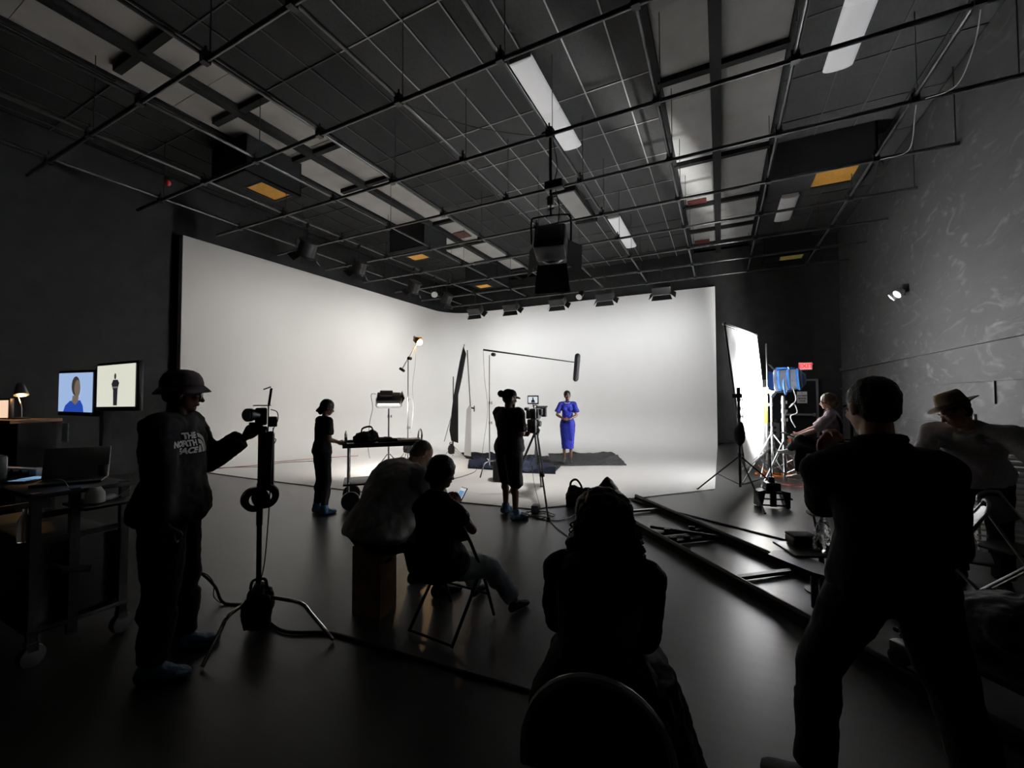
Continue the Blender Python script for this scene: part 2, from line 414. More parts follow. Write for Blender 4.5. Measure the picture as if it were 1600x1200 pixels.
# ---- ceiling: slab, tiles, tee bars, two bays with beams
ceil = struct('ceiling', MB().box(((XR + XL) / 2, (YB + YF) / 2, ZC + .25), (XR - XL + .6, YB - YF + .6, .2)), 'beam', label='dark ceiling of tiles with two paler bays')
TX, TY = .612, 1.22
bayR, bayL = (-.83, .97), (-8.56, -6.69)
zones = [(XL, bayL[0]), (bayL[1], bayR[0]), (bayR[1], XR)]
tiles = {}
def tile_obj(x0, x1, y0, y1, tm='tile'):
    key = (round(x1 - x0, 2), round(y1 - y0, 2), tm)
    if key not in tiles:
        bm = bmesh.new(); bmesh.ops.create_cube(bm, size=1.0)
        for v in bm.verts: v.co = V((v.co.x * (x1 - x0 - .02), v.co.y * (y1 - y0 - .02), v.co.z * .03))
        me = bpy.data.meshes.new('ceiling_tile'); bm.to_mesh(me); bm.free(); me.materials.append(MATS[tm]); tiles[key] = me
    o = bpy.data.objects.new('ceiling_tile', tiles[key]); COL.objects.link(o); o.parent = ceil
    o.location = ((x0 + x1) / 2, (y0 + y1) / 2, ZC + .022 + random.uniform(-.003, .004)); return o
random.seed(3)
bar_x = MB()
def clips(a, b, base, step):
    k0 = math.ceil((a - base) / step + .15); ls = [a]
    while base + k0 * step < b - .1: ls.append(base + k0 * step); k0 += 1
    return ls + [b]
def tee(me_len, axis, x, y, light):
    pass
for zi, (a, b) in enumerate(zones):
    lx = clips(a, b, -1.95, TX); ly = clips(YF, YB, 4.24, TY)
    for i in range(len(lx) - 1):
        for j in range(len(ly) - 1):
            if ly[j + 1] < 0.6: continue
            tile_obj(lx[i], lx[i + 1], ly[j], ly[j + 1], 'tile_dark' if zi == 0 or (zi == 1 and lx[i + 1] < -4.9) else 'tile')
    # tiles out of view behind the photographer: one sheet
    mb = MB()
    for i in range(len(lx) - 1):
        for j in range(len(ly) - 1):
            if ly[j + 1] < 0.6: mb.box(((lx[i] + lx[i + 1]) / 2, (ly[j] + ly[j + 1]) / 2, ZC + .022), (lx[i + 1] - lx[i] - .02, ly[j + 1] - ly[j] - .02, .03))
    o = part('rear_tiles', mb, 'tile', ceil); o['kind'] = 'stuff'
    for i in range(1, len(lx) - 1):
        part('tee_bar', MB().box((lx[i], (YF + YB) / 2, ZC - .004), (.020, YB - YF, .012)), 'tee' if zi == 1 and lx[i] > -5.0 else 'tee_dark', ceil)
    for j in range(1, len(ly) - 1):
        a_ = -4.95 if zi == 1 else a
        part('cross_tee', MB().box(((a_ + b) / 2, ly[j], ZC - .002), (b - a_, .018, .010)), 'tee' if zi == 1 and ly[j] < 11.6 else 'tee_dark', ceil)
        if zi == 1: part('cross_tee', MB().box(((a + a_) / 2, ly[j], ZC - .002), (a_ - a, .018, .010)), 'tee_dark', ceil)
for (a, b), mid, bands in ((bayR, .01, (1.8, 4.4, 7.0, 9.72, 12.0, 13.9)), (bayL, -7.55, (2.9, 4.3, 5.78, 7.2, 9.8, 11.6, 13.4, 14.9))):
    ys = [YF, .4] + [1.85 + 1.9 * k for k in range(8)]
    for y0, y1 in zip(ys[:-1], ys[1:]):
        for x0, x1 in ((a + .02, mid), (mid, b - .02)):
            part('bay_panel', MB().box(((x0 + x1) / 2, (y0 + y1) / 2, ZC + .035 + random.uniform(-.006, .006)), (x1 - x0 - .006, y1 - y0 - .008, .03)), 'bay' if a > -2 else 'bay_pale', ceil)
    part('bay_beam', MB().box((mid, (YF + YB) / 2, ZC - .03), (.16, YB - YF, .14)), 'beam', ceil)
    part('bay_edge', MB().box((a - .0, (YF + YB) / 2, ZC - .0), (.10 if a > -2 else .03, YB - YF, .06)), 'beam', ceil)
    part('bay_edge', MB().box((b + .0, (YF + YB) / 2, ZC - .0), (.03, YB - YF, .06)), 'beam', ceil)
    for y in bands:  # pipe shadows across the bays, built as solid dark bars
        part('bay_shadow_bar', MB().box(((a + b) / 2 + (.0 if a > -2 else .12), y, ZC - .02), (b - a - (.0 if a > -2 else .3), .11, .10)), 'beam', ceil)
# dark red plates in the bays
for x, y, sx, sy in ((-.47, 11.84, .45, .30), (-.47, 15.0, .45, .3), (-7.2, 10.9, .42, .45)):
    part('red_plate', MB().box((x, y, ZC - .005), (sx, sy, .02)), 'dark_red', ceil)
# grey access panel with a dark rim
pn = part('access_panel', MB().box((-3.36, 10.5, ZC - .03), (.50, 1.85, .05)), 'bay', ceil)
part('panel_rim', MB().box((-3.08, 10.5, ZC - .06), (.05, 1.95, .12)).box((-3.36, 9.52, ZC - .07), (.62, .05, .14)).box((-3.36, 11.5, ZC - .07), (.62, .06, .14)), 'beam', pn)

# ---- surface mounted fluorescent fixtures
def fixture(x0, x1, y0, y1, label, joints, lm='troffer_lens'):
    cx, cy = (x0 + x1) / 2, (y0 + y1) / 2; t = thing('ceiling_light', label, 'ceiling light', (cx, cy, ZC - .11), 0, 'long ceiling lights')
    W, L = x1 - x0, y1 - y0
    part('housing', MB().box((0, 0, .085), (W * .8, L, .05)), 'white_metal', t)
    segs = [-L / 2] + [j - cy for j in joints] + [L / 2]
    for a, b in zip(segs[:-1], segs[1:]):
        mb = MB(); secs = []
        for y, sh in ((a, .9), (a + .015, 1), (b - .015, 1), (b, .9)):
            secs.append((V((0, y, .028)), V((1, 0, 0)), V((0, 0, 1)), W / 2 * sh, .05 * sh))
        mb.loft(secs, 20, 2.6); part('diffuser', mb, lm, t)
    for y in (-L / 2 - .006, L / 2 + .006): part('end_plate', MB().box((0, y, .06), (W * .9, .012, .09)), 'white_metal', t)
fixture(-2.79, -2.40, 5.48, 7.92, 'long white ceiling light above the hanging lamp pole', [6.70])
fixture(-2.79, -2.43, 11.62, 14.16, 'smaller-looking white ceiling light behind the hanging lamp', [13.2])
fixture(1.49, 1.87, 5.36, 7.81, 'white ceiling light over the right wall side, nearest the camera', [6.58])
fixture(1.45, 1.85, 12.38, 13.95, 'dim greyish ceiling light behind the right orange vent', [12.75], 'lens_white')

# ---- black air boxes with fibreglass filters below
def vent(x0, x1, y0, y1, z, bx0, bx1, by0, by1, m, label):
    t = thing('air_vent', label, 'vent', ((x0 + x1) / 2, (y0 + y1) / 2, z)); ox, oy = -(x0 + x1) / 2, -(y0 + y1) / 2
    mb = MB(); th = .03
    for c, sz in ((((bx0 + bx1) / 2, by0 + th / 2), (bx1 - bx0, th)), (((bx0 + bx1) / 2, by1 - th / 2), (bx1 - bx0, th)), ((bx0 + th / 2, (by0 + by1) / 2), (th, by1 - by0)), ((bx1 - th / 2, (by0 + by1) / 2), (th, by1 - by0))):
        mb.box((c[0] + ox, c[1] + oy, (ZC - z) / 2), (sz[0], sz[1], ZC - z))
    # bottom frame around the filter
    for c, sz in ((((bx0 + bx1) / 2, (by0 + y0) / 2), (bx1 - bx0, y0 - by0)), (((bx0 + bx1) / 2, (by1 + y1) / 2), (bx1 - bx0, by1 - y1)), (((bx0 + x0) / 2, (y0 + y1) / 2), (x0 - bx0, y1 - y0)), (((bx1 + x1) / 2, (y0 + y1) / 2), (bx1 - x1, y1 - y0))):
        if sz[0] > .005 and sz[1] > .005: mb.box((c[0] + ox, c[1] + oy, .01), (sz[0], sz[1], .02))
    part('duct_box', mb, 'black_matte', t)
    part('filter', MB().box((0, 0, .028), (x1 - x0, y1 - y0, .02)), m, t)
    fr = MB(); W, L = x1 - x0, y1 - y0
    for c, sz in (((0, -L / 2), (W + .04, .02)), ((0, L / 2), (W + .04, .02)), ((-W / 2, 0), (.02, L)), ((W / 2, 0), (.02, L))): fr.box((c[0], c[1], -.004), (sz[0], sz[1], .012))
    part('filter_frame', fr, 'black_metal', t)
vent(1.75, 2.44, 9.88, 10.58, 6.0, .95, 2.68, 9.80, 10.66, 'filter_orange', 'black duct box with bright orange filter high on the right')
vent(1.75, 2.38, 15.40, 15.94, 6.0, 1.3, 2.55, 15.3, 16.05, 'filter_yellow', 'black duct box with yellow filter in the far right corner')
vent(-8.83, -8.27, 5.17, 5.84, 6.0, -9.25, -8.12, 4.75, 5.95, 'filter_orange', 'black duct box with dull orange filter over the left cyclorama edge')
vent(-8.75, -8.10, 10.05, 10.50, 6.0, -8.9, -7.6, 9.5, 10.62, 'filter_orange', 'black duct box with orange filter over the cyclorama middle')
vent(-8.75, -8.15, 14.1, 14.6, 6.05, -8.9, -7.5, 13.7, 14.75, 'filter_orange', 'small far black duct box above the cyclorama corner')

# ---- pipe grid hung on rods
GX = [-9.81 + 1.520 * i for i in range(9)]; GY = [2.607 + 1.528 * j for j in range(-3, 9)]
grid = thing('pipe_grid', 'black steel pipe lighting grid hung below the ceiling on rods', 'pipe grid', (0, 0, ZG))
for y in GY:
    me = MB().cyl((XL + .6, y, .0), (XR - .02, y, .0), .028, seg=10); part('cross_pipe', me, 'pipe', grid)
for i, x in enumerate(GX):
    part('long_pipe', MB().cyl((x, YF + .3, .055), (x, 15.0, .055), .025, seg=10), 'pipe', grid)
rod = mesh_of(MB().cyl((0, 0, 0), (0, 0, ZC - ZG), .006, seg=6), 'hanger_rod'); rod.materials.append(MATS['black_metal'])
clampm = mesh_of(MB().box((0, 0, .03), (.085, .085, .13)).cyl((0, 0, .03), (0, 0, .17), .014, seg=8).cyl((-.06, 0, .03), (.06, 0, .03), .016, seg=8), 'pipe_clamp'); clampm.materials.append(MATS['black_metal'])
for i, x in enumerate(GX):
    for j, y in enumerate(GY):
        if y < 2: continue
        o = bpy.data.objects.new('pipe_clamp', clampm); COL.objects.link(o); o.parent = grid; o.location = (x, y, 0)
        if (i + j) % 2 == 0 or i in (4, 5, 6):
            o = bpy.data.objects.new('hanger_rod', rod); COL.objects.link(o); o.parent = grid; o.location = (x + .04, y + .03, 0)
# end rods beside the right wall
for y in GY[4:9]:
    part('hanger_rod', MB().cyl((XR - .06, y, 0), (XR - .06, y, ZC - ZG), .008, seg=6), 'black_metal', grid)

# ---- door, exit sign, notice, emergency light
d = struct('door_1', MB().box((2.02, YB - .02, 1.04), (1.36, .04, 2.08)), 'black_matte', label='black metal exit door')
part('door_frame', MB().box((1.31, YB - .03, 1.07), (.06, .06, 2.14)).box((2.73, YB - .03, 1.07), (.06, .06, 2.14)).box((2.02, YB - .03, 2.12), (1.48, .06, .06)), 'steel', d)
part('panic_bar', MB().box((2.25, YB - .09, 1.02), (.85, .04, .06)).box((1.86, YB - .06, 1.02), (.06, .08, .10)).box((2.64, YB - .06, 1.02), (.06, .08, .10)), 'alu', d)
t = thing('exit_sign', 'small lit red EXIT sign above the black door', 'exit sign', (2.44, YB - .03, 2.45))
part('sign_box', MB().bbox((0, 0, .11), (.36, .06, .24), bev=.008), 'white_metal', t)
part('sign_face', MB().box((0, -.034, .11), (.32, .006, .20)), 'exit_face', t)
me = text_mesh('EXIT', .19, .003, bold=.004); me.transform(Matrix.Translation((0, -.040, .108)) @ Matrix.Rotation(pi / 2, 4, 'X')); part('lettering', me, 'exit_red', t)
t = thing('notice_sign', 'pale printed notice on the black door', 'sign', (2.33, YB - .045, 1.38))
part('sheet', MB().box((0, 0, .185), (.27, .008, .37)), 'white_paper', t)
for txt, z, s in (('!', .32, .07), ('DO NOT', .235, .062), ('BLOCK', .15, .066), ('DOOR', .07, .05)):
    me = text_mesh(txt, s, .002, bold=.002); me.transform(Matrix.Translation((0, -.006, z)) @ Matrix.Rotation(pi / 2, 4, 'X')); part('lettering', me, 'dark_red', t)
t = thing('emergency_light', 'white twin-head emergency light high on the grey wall', 'emergency light', (XR, 10.93, 3.6))
part('bracket', MB().bbox((-.05, 0, .16), (.10, .22, .16), bev=.01).cyl((-.05, 0, .10), (-.05, 0, .02), .02), 'black_plastic', t)
for s in (-1, 1):
    h = part('lamp_head', MB().lathe([(.04, .0), (.075, .05), (.085, .11), (.085, .13)], (-.10, s * .13, .10), (-.75, s * .2, -.55), 16), 'white_metal', t)
    part('lens', MB().lathe([(.0, .0), (.08, .005), (.0, .02)], V((-.10, s * .13, .10)) + V((-.75, s * .2, -.55)).normalized() * .128, (-.75, s * .2, -.55), 16), 'emergency_lens', h)
# ================================================================== PEOPLE
_tex = {}
def clouds(size):
    if size not in _tex:
        t = bpy.data.textures.new('folds', 'CLOUDS'); t.noise_scale = size; t.noise_depth = 2; _tex[size] = t
    return _tex[size]
def organic(mb, name, voxel=.010, smooth=4, folds=0.0, fsize=.12):
    """union of the overlapping volumes as one continuous skin"""
    me = bpy.data.meshes.new(name); me.from_pydata(mb.v, [], mb.f); fix_normals(me)
    o = bpy.data.objects.new(name, me); COL.objects.link(o)
    r = o.modifiers.new('r', 'REMESH'); r.mode = 'VOXEL'; r.voxel_size = voxel; r.adaptivity = 0
    if smooth: s = o.modifiers.new('s', 'SMOOTH'); s.factor = .5; s.iterations = smooth
    if folds:
        d = o.modifiers.new('d', 'DISPLACE'); d.texture = clouds(fsize); d.strength = folds; d.mid_level = .5; d.texture_coords = 'LOCAL'
    dg = bpy.context.evaluated_depsgraph_get(); out = bpy.data.meshes.new_from_object(o.evaluated_get(dg))
    bpy.data.objects.remove(o); bpy.data.meshes.remove(me); out.name = name
    out.shade_smooth(); return out
def ik(a, t, l1, l2, pole):
    d = t - a; L = d.length
    if L > (l1 + l2) * .999: d = d.normalized() * (l1 + l2) * .999; L = d.length; t = a + d
    u = d.normalized(); c = (l1 * l1 + L * L - l2 * l2) / (2 * L); h = sqrt(max(l1 * l1 - c * c, 0))
    p = V(pole) - u * V(pole).dot(u)
    if p.length < 1e-5: p = V((0, 0, 1)).cross(u)
    return a + u * c + p.normalized() * h, t

class Person:
    """local space: x to the person's right, y forward, z up; joints placed from the pose"""
    def __init__(s, label, loc, facing, h=1.75, w=1.0, female=False, group=None):
        s.root = thing('person', label, 'person', (loc[0], loc[1], 0), atan2(-facing[0], facing[1]), group)
        s.k = h / 1.75; s.w = w; s.fem = female; s.M = M_of(s.root); s.Mi = s.M.inverted()
    def loc(s, wp): return s.Mi @ V(wp)
    def pose(s, pelvis=None, lean=(0, 0, 1), bend=0.0, twist=0.0, head=(0, .12, 1), face=(0, 1, 0), rh=None, lh=None, rp=(.4, -1, -.3), lp=(-.4, -1, -.3), rf=None, lf=None, rk=(0.1, 1, 0), lk=(-.1, 1, 0), rt=(.15, 1, 0), lt=(-.15, 1, 0), rhd=None, lhd=None, rn=None, ln=None, curl=.5, shrug=0.0):
        k, w = s.k, s.w; s.curl = curl
        s.pel = V(pelvis) if pelvis is not None else V((0, 0, .955 * k)); lean = V(lean).normalized()
        s.neck = s.pel + lean * .53 * k; s.lean = lean
        tw = radians(twist); s.hax = V((1, 0, 0)); sx = V((cos(tw), sin(tw), 0)); sx = (sx - lean * sx.dot(lean)).normalized(); s.sax = sx
        fwd = lean.cross(sx) * 1.0; fwd = -fwd if fwd.y < 0 else fwd; s.cf = fwd
        s.ctrl = (s.pel + s.neck) / 2 - fwd * bend
        sw = (.172 if s.fem else .195) * k * w
        s.RS = s.neck + sx * sw - lean * .055 * k + V((0, 0, shrug)); s.LS = s.neck - sx * sw - lean * .055 * k + V((0, 0, shrug))
        hw = .092 * k * (1 + (w - 1) * .6)
        s.RH = s.pel + V((hw, 0, -.03 * k)); s.LH = s.pel + V((-hw, 0, -.03 * k))
        hd = V(head).normalized(); s.hc = s.neck + hd * .155 * k; s.hup = hd
        f = V(face).normalized(); f = (f - hd * f.dot(hd)); s.hf = f.normalized(); s.hr = s.hf.cross(hd).normalized()
        ua, fa, th, sh = .285 * k, .255 * k, .425 * k, .415 * k
        rh = V(rh) if rh is not None else V((.27 * k * w, .04, .80 * k)); lh = V(lh) if lh is not None else V((-.27 * k * w, .04, .80 * k))
        s.RE, s.RW = ik(s.RS, rh, ua, fa, rp); s.LE, s.LW = ik(s.LS, lh, ua, fa, lp)
        rf = V(rf) if rf is not None else V((.11, 0, .085 * k)); lf = V(lf) if lf is not None else V((-.11, 0, .085 * k))
        s.RK, s.RA = ik(s.RH, rf, th, sh, rk); s.LK, s.LA = ik(s.LH, lf, th, sh, lk)
        s.rt, s.lt = V(rt).normalized(), V(lt).normalized()
        s.rhd = V(rhd).normalized() if rhd is not None else (s.RW - s.RE).normalized(); s.lhd = V(lhd).normalized() if lhd is not None else (s.LW - s.LE).normalized()
        s.rn = V(rn) if rn is not None else V((-1, 0, 0)); s.ln = V(ln) if ln is not None else V((1, 0, 0))
        return s
    # ---- spine
    def sp(s, t):
        return s.pel * (1 - t) ** 2 + s.ctrl * 2 * t * (1 - t) + s.neck * t * t
    def spd(s, t): return (2 * (1 - t) * (s.ctrl - s.pel) + 2 * t * (s.neck - s.ctrl)).normalized()
    def torso(s, mb, grow=0.0, t0=-.16, t1=1.0, belly=0.0, flare=0.0, neckw=None):
        k, w = s.k, s.w
        tab = [(-.16, .120, .085), (-.08, .160, .112), (.0, .172, .118), (.16, .158, .108), (.32, .140, .100), (.5, .148, .108), (.68, .165, .115), (.82, .170, .108), (.91, .150, .088), (.97, .100, .072), (1.04, .062, .060)]
        if s.fem: tab = [(-.16, .125, .088), (-.08, .168, .112), (.0, .180, .116), (.16, .160, .104), (.32, .128, .090), (.5, .128, .094), (.68, .142, .100), (.82, .148, .092), (.91, .130, .076), (.97, .085, .062), (1.04, .052, .052)]
        secs = []
        for t, rx, ry in tab:
            if t < t0 - 1e-6 or t > t1 + .05: continue
            d = s.spd(min(max(t, 0), 1)); p = s.sp(min(max(t, 0), 1)) + (d * (t * .53 * k) if t < 0 else V()) + (d * ((t - 1) * .53 * k) if t > 1 else V())
            a = s.hax * (1 - max(t, 0)) + s.sax * max(t, 0); a = (a - d * a.dot(d)).normalized(); b = d.cross(a)
            g = grow + (flare * max(0, (.35 - t)) if flare else 0)
            bl = belly * max(0, 1 - abs(t - .28) / .42)
            p = p + (b if b.dot(s.cf) > 0 else -b) * bl * .5
            secs.append((p, a, b, rx * k * w + g, ry * k * (1 + (w - 1) * .9) + g + bl * .5))
        mb.loft(secs, 24, 2.25)
    def arm(s, mb, side, grow=0.0, upto=2.0):
        """upto: 1 = to the elbow, 2 = to the wrist; cloth sleeves end flat"""
        S, E, W = (s.RS, s.RE, s.RW) if side > 0 else (s.LS, s.LE, s.LW); k = s.k * (1 + (s.w - 1) * .7) * (.86 if s.fem else 1)
        inn = S + (s.sp(.9) - S) * .45
        mb.cap(inn, S, .062 * k + grow, .060 * k + grow)
        a, b, c = .056 * k, .043 * k, .027 * k
        if upto >= 1:
            mb.cap(S, E, a + grow, b + grow)
            if upto > 1:
                q = E.lerp(W, min(upto - 1, 1)); rr = b + (c - b) * min(upto - 1, 1)
                mb.cyl(E, E.lerp(q, .35), b + grow, (b + .002) + grow, 14); mb.cyl(E.lerp(q, .3), q, b + .001 + grow, rr + grow, 14)
        else: mb.cyl(S, S.lerp(E, upto), a + grow, a + (b - a) * upto + grow * 1.3, 14)
    def leg(s, mb, side, grow=0.0, upto=2.0, end=None):
        Hh, K, A = (s.RH, s.RK, s.RA) if side > 0 else (s.LH, s.LK, s.LA); k = s.k * (1 + (s.w - 1) * .7)
        a, b, c = .090 * k, .058 * k, .040 * k
        if upto >= 1:
            mb.cap(Hh, K, a + grow, b + grow)
            if upto > 1:
                q = K.lerp(A, min(upto - 1, 1)); back = -(K - Hh).normalized() * .0
                calf = K.lerp(A, .3); bd = (A - K).cross((K - Hh).cross(A - K)); bd = bd.normalized() * .018 * k if bd.length > 1e-6 else V((0, -.018, 0))
                if upto >= 1.3: mb.cap(K, calf - bd * (-1 if bd.y < 0 else 1), b + grow * .9, .058 * k + grow); mb.cyl(calf, q, .056 * k + grow, (end if end else c + grow), 14)
                else: mb.cyl(K, q, b + grow, b + grow, 14)
        else: mb.cyl(Hh, Hh.lerp(K, upto), a + grow, a + (b - a) * upto + grow * 1.4, 16)
        mb.ell(Hh, (a + grow) * 1.02)
    def hand(s, mb, side):
        W, d, n = (s.RW, s.rhd, s.rn) if side > 0 else (s.LW, s.lhd, s.ln); k = s.k * (.9 if s.fem else 1)
        n = (V(n) - d * V(n).dot(d)).normalized(); x = d.cross(n).normalized()   # x across the palm, n out of the palm
        if side < 0: x = -x                                                    # x points to the thumb side
        R = Matrix((x, n, d)).transposed()
        mb.cap(W - d * .03 * k, W + d * .02 * k, .026 * k, .027 * k)
        mb.ell(W + d * .055 * k, (.041 * k, .017 * k, .055 * k), R)
        c = s.curl
        for i, L in enumerate((.074, .082, .076, .060)):
            b = W + d * (.092 - .006 * abs(i - 1)) * k + x * (.029 - .0195 * i) * k
            a1 = c * .7 + .06 * i; d1 = (d * cos(a1) + n * sin(a1)); m1 = b + d1 * L * .5 * k
            a2 = a1 + c * 1.0; d2 = (d * cos(a2) + n * sin(a2)); m2 = m1 + d2 * L * .32 * k
            a3 = a2 + c * .6; d3 = (d * cos(a3) + n * sin(a3)); m3 = m2 + d3 * L * .22 * k
            mb.cap(b - d * .012 * k, m1, .0095 * k, .0088 * k, 8).cap(m1, m2, .0088 * k, .0082 * k, 8).cap(m2, m3, .0082 * k, .0072 * k, 8)
        b = W + d * .03 * k + x * .030 * k; td = (d * .75 + x * .62 + n * (.25 + .3 * c)).normalized(); m1 = b + td * .042 * k; td2 = (d * .85 + x * (.30 - .25 * c) + n * (.25 + .6 * c)).normalized()
        mb.cap(b - td * .012, m1, .0125 * k, .0105 * k, 8).cap(m1, m1 + td2 * .030 * k, .0105 * k, .0085 * k, 8)
    def foot(s, mb, side, grow=0.0, heel=0.0):
        A, t = (s.RA, s.rt) if side > 0 else (s.LA, s.lt); k = s.k * (.92 if s.fem else 1); up = V((0, 0, 1)); x = t.cross(up).normalized()
        g = grow; z = max(A.z - .085 * s.k, 0) ; base = V((A.x, A.y, z))
        secs = []
        for q, rx, h0, h1 in ((-.075, .022, .012, .060), (-.055, .032, .003, .085), (-.01, .034, .002, .098), (.05, .036, .002, .080), (.10, .043, .001, .056), (.14, .045, .001, .044), (.175, .036, .002, .034), (.195, .016, .006, .026)):
            lift = heel * max(0, min(1, (.12 - q) / .17))
            secs.append((base + t * q * k + up * ((h0 + h1) / 2 * k + lift + g * .3), x, up, rx * k + g, (h1 - h0) / 2 * k + g * .7))
        mb.loft(secs, 16, 2.6); return base
    def head_prims(s, mb):
        k = s.k * (.96 if s.fem else 1); c, u, f, r = s.hc, s.hup, s.hf, s.hr; R = Matrix((r, f, u)).transposed()
        mb.cap(s.neck - s.lean * .05 * k, c - u * .03 * k - f * .012 * k, .060 * k if not s.fem else .050 * k, .054 * k if not s.fem else .046 * k)
        mb.ell(c + u * .028 * k - f * .012 * k, (.076 * k, .096 * k, .092 * k), R)
        mb.ell(c - u * .030 * k + f * .022 * k, (.062 * k, .070 * k, .085 * k), R)
        mb.ell(c - u * .082 * k + f * .052 * k, (.036 * k, .036 * k, .030 * k), R)
        mb.ell(c + u * .022 * k + f * .074 * k, (.050 * k, .018 * k, .014 * k), R)                       # brow
        mb.cap(c + u * .008 * k + f * .086 * k, c - u * .026 * k + f * .106 * k, .009 * k, .0135 * k, 8)     # nose
        for q in (-1, 1):
            mb.ell(c - u * .018 * k + f * .066 * k + r * .036 * k * q, (.022 * k, .022 * k, .022 * k), R)  # cheek
            mb.ell(c - u * .004 * k - f * .008 * k + r * .078 * k * q, (.010 * k, .020 * k, .032 * k), R)  # ear
        mb.ell(c - u * .054 * k + f * .083 * k, (.026 * k, .012 * k, .010 * k), R)                       # lips
    def face_parts(s):
        k = s.k * (.96 if s.fem else 1); c, u, f, r = s.hc, s.hup, s.hf, s.hr; R = Matrix((r, f, u)).transposed()
        for q in (-1, 1):
            e = part('eye', MB().ell(c + u * .002 * k + f * .078 * k + r * .033 * k * q, (.015 * k, .011 * k, .009 * k), R, 12, 8), 'eye_white', s.root)
            part('iris', MB().ell(c + u * .002 * k + f * .0855 * k + r * .033 * k * q, (.006 * k, .005 * k, .006 * k), R, 10, 6), 'eye_dark', e)
            part('eyebrow', MB().tube([c + u * .022 * k + f * .090 * k + r * .014 * k * q, c + u * .028 * k + f * .089 * k + r * .034 * k * q, c + u * .022 * k + f * .077 * k + r * .054 * k * q], .0045 * k, 6), 'hair_black', s.root)
        part('lips', MB().ell(c - u * .050 * k + f * .0915 * k, (.022 * k, .006 * k, .004 * k), R, 12, 6).ell(c - u * .058 * k + f * .090 * k, (.020 * k, .007 * k, .005 * k), R, 12, 6), 'lips', s.root)
    def body(s, skin, voxel=.007, bare_feet=False):
        mb = MB(); s.torso(mb, -.012); s.head_prims(mb)
        for q in (-1, 1):
            s.arm(mb, q, -.002); s.hand(mb, q); s.leg(mb, q, -.008); s.foot(mb, q, -.004)
        me = organic(mb, 'body', voxel, 3); part('body', me, skin, s.root); s.face_parts()
    def shirt(s, m, sleeve=.6, grow=.016, t0=-.12, flare=0.0, belly=0.0, collar=False, voxel=.011, folds=.02, name='shirt', bust=0.0, ends=1.0):
        mb = MB(); s.torso(mb, grow, t0, 1.0, belly, flare)
        for q in (-1, 1):
            s.arm(mb, q, grow * 1.1, sleeve)
            if bust:
                p = s.sp(.66) + s.sax * .075 * s.k * q + s.cf * .085 * s.k; mb.ell(p, (bust, bust * .8, bust))
        me = organic(mb, name, voxel, 4, folds, .10); o = part(name, me, m, s.root)
        if collar:
            d = s.lean; x, y, _ = frame(d)
            ring = [s.neck - s.lean * .0 + (s.sax * cos(a) * .073 + s.cf * (sin(a) * .070 - .004)) * s.k + d * (.012 + .010 * (1 - sin(a))) for a in [2 * pi * i / 24 for i in range(24)]]
            part('collar', MB().tube(ring, .020, 8, closed=True), m, o)
        return o
    def trousers(s, m, upto=1.93, grow=.016, end=None, voxel=.011, folds=.02, name='trousers', wide=0.0):
        mb = MB(); s.torso(mb, grow * .9, -.16, .20)
        for q in (-1, 1): s.leg(mb, q, grow, upto, end)
        mb.ell(s.pel - V((0, .0, .05 * s.k)), (.10 * s.k * s.w, .10 * s.k, .09 * s.k))
        me = organic(mb, name, voxel, 4, folds, .11); return part(name, me, m, s.root)
    def shoes(s, m, name='shoe', grow=.008, heel=0.0, high=False):
        for q in (-1, 1):
            mb = MB(); b = s.foot(mb, q, grow, heel)
            if high:
                A = s.RA if q > 0 else s.LA; mb.lathe([(.062, -.05), (.058, .0), (.050, .045), (.047, .05)], V((A.x, A.y, A.z)), (0, 0, 1), 16)
            me = organic(mb, name, .008, 2, .012 if 'cover' in name else 0, .03); part(name, me, m, s.root)
    def hair_cap(s, m, grow=.010, front=.35, back=-.55, extra=None, voxel=.009, folds=.012, name='hair'):
        """close hair: an inflated skull with the face cut free"""
        k = s.k; c, u, f, r = s.hc, s.hup, s.hf, s.hr; R = Matrix((r, f, u)).transposed(); mb = MB()
        mb.ell(c + u * .034 * k - f * .022 * k, (.078 * k + grow, .094 * k + grow, .090 * k + grow), R)
        mb.ell(c - u * .018 * k - f * .042 * k, (.070 * k + grow * .6, .058 * k + grow * .6, .058 * k), R)
        if extra: extra(mb, c, u, f, r, R, k)
        me = organic(mb, name, voxel, 3, folds, .02)
        return part(name, me, m, s.root)
    def glasses(s):
        k = s.k; c, u, f, r = s.hc, s.hup, s.hf, s.hr; mb = MB()
        for q in (-1, 1):
            ring = [c + u * (.0 + .019 * sin(a)) * k + f * .097 * k + r * (.034 * q + .025 * cos(a)) * k for a in [2 * pi * i / 16 for i in range(16)]]
            mb.tube(ring, .0022, 6, closed=True)
            mb.tube([c + f * .097 * k + r * .058 * k * q + u * .006 * k, c + f * .04 * k + r * .082 * k * q + u * .006 * k, c - f * .02 * k + r * .084 * k * q + u * .004 * k], .0022, 6)
        mb.tube([c + f * .100 * k + r * .010 * k + u * .004 * k, c + f * .103 * k + u * .007 * k, c + f * .100 * k - r * .010 * k + u * .004 * k], .0022, 6)
        g = part('glasses', mb, 'steel', s.root)
        for q in (-1, 1):
            part('glasses_lens', MB().lathe([(.0, 0), (.023 * k, .0005), (.0, .002)], c + f * .097 * k + r * .034 * k * q, f, 16), 'glass_clear', g)
def dl(p, v): return p.Mi.to_3x3() @ V(v)
from mathutils.bvhtree import BVHTree
def wrap_on(me, target, direction, off=.003):
    """lay a flat print onto a garment"""
    tm = target.data; bv = BVHTree.FromPolygons([v.co.copy() for v in tm.vertices], [tuple(p.vertices) for p in tm.polygons]); d = V(direction).normalized()
    for v in me.vertices:
        hit, n, _, _ = bv.ray_cast(v.co, d, 1.0)
        if hit: v.co = hit - d * off

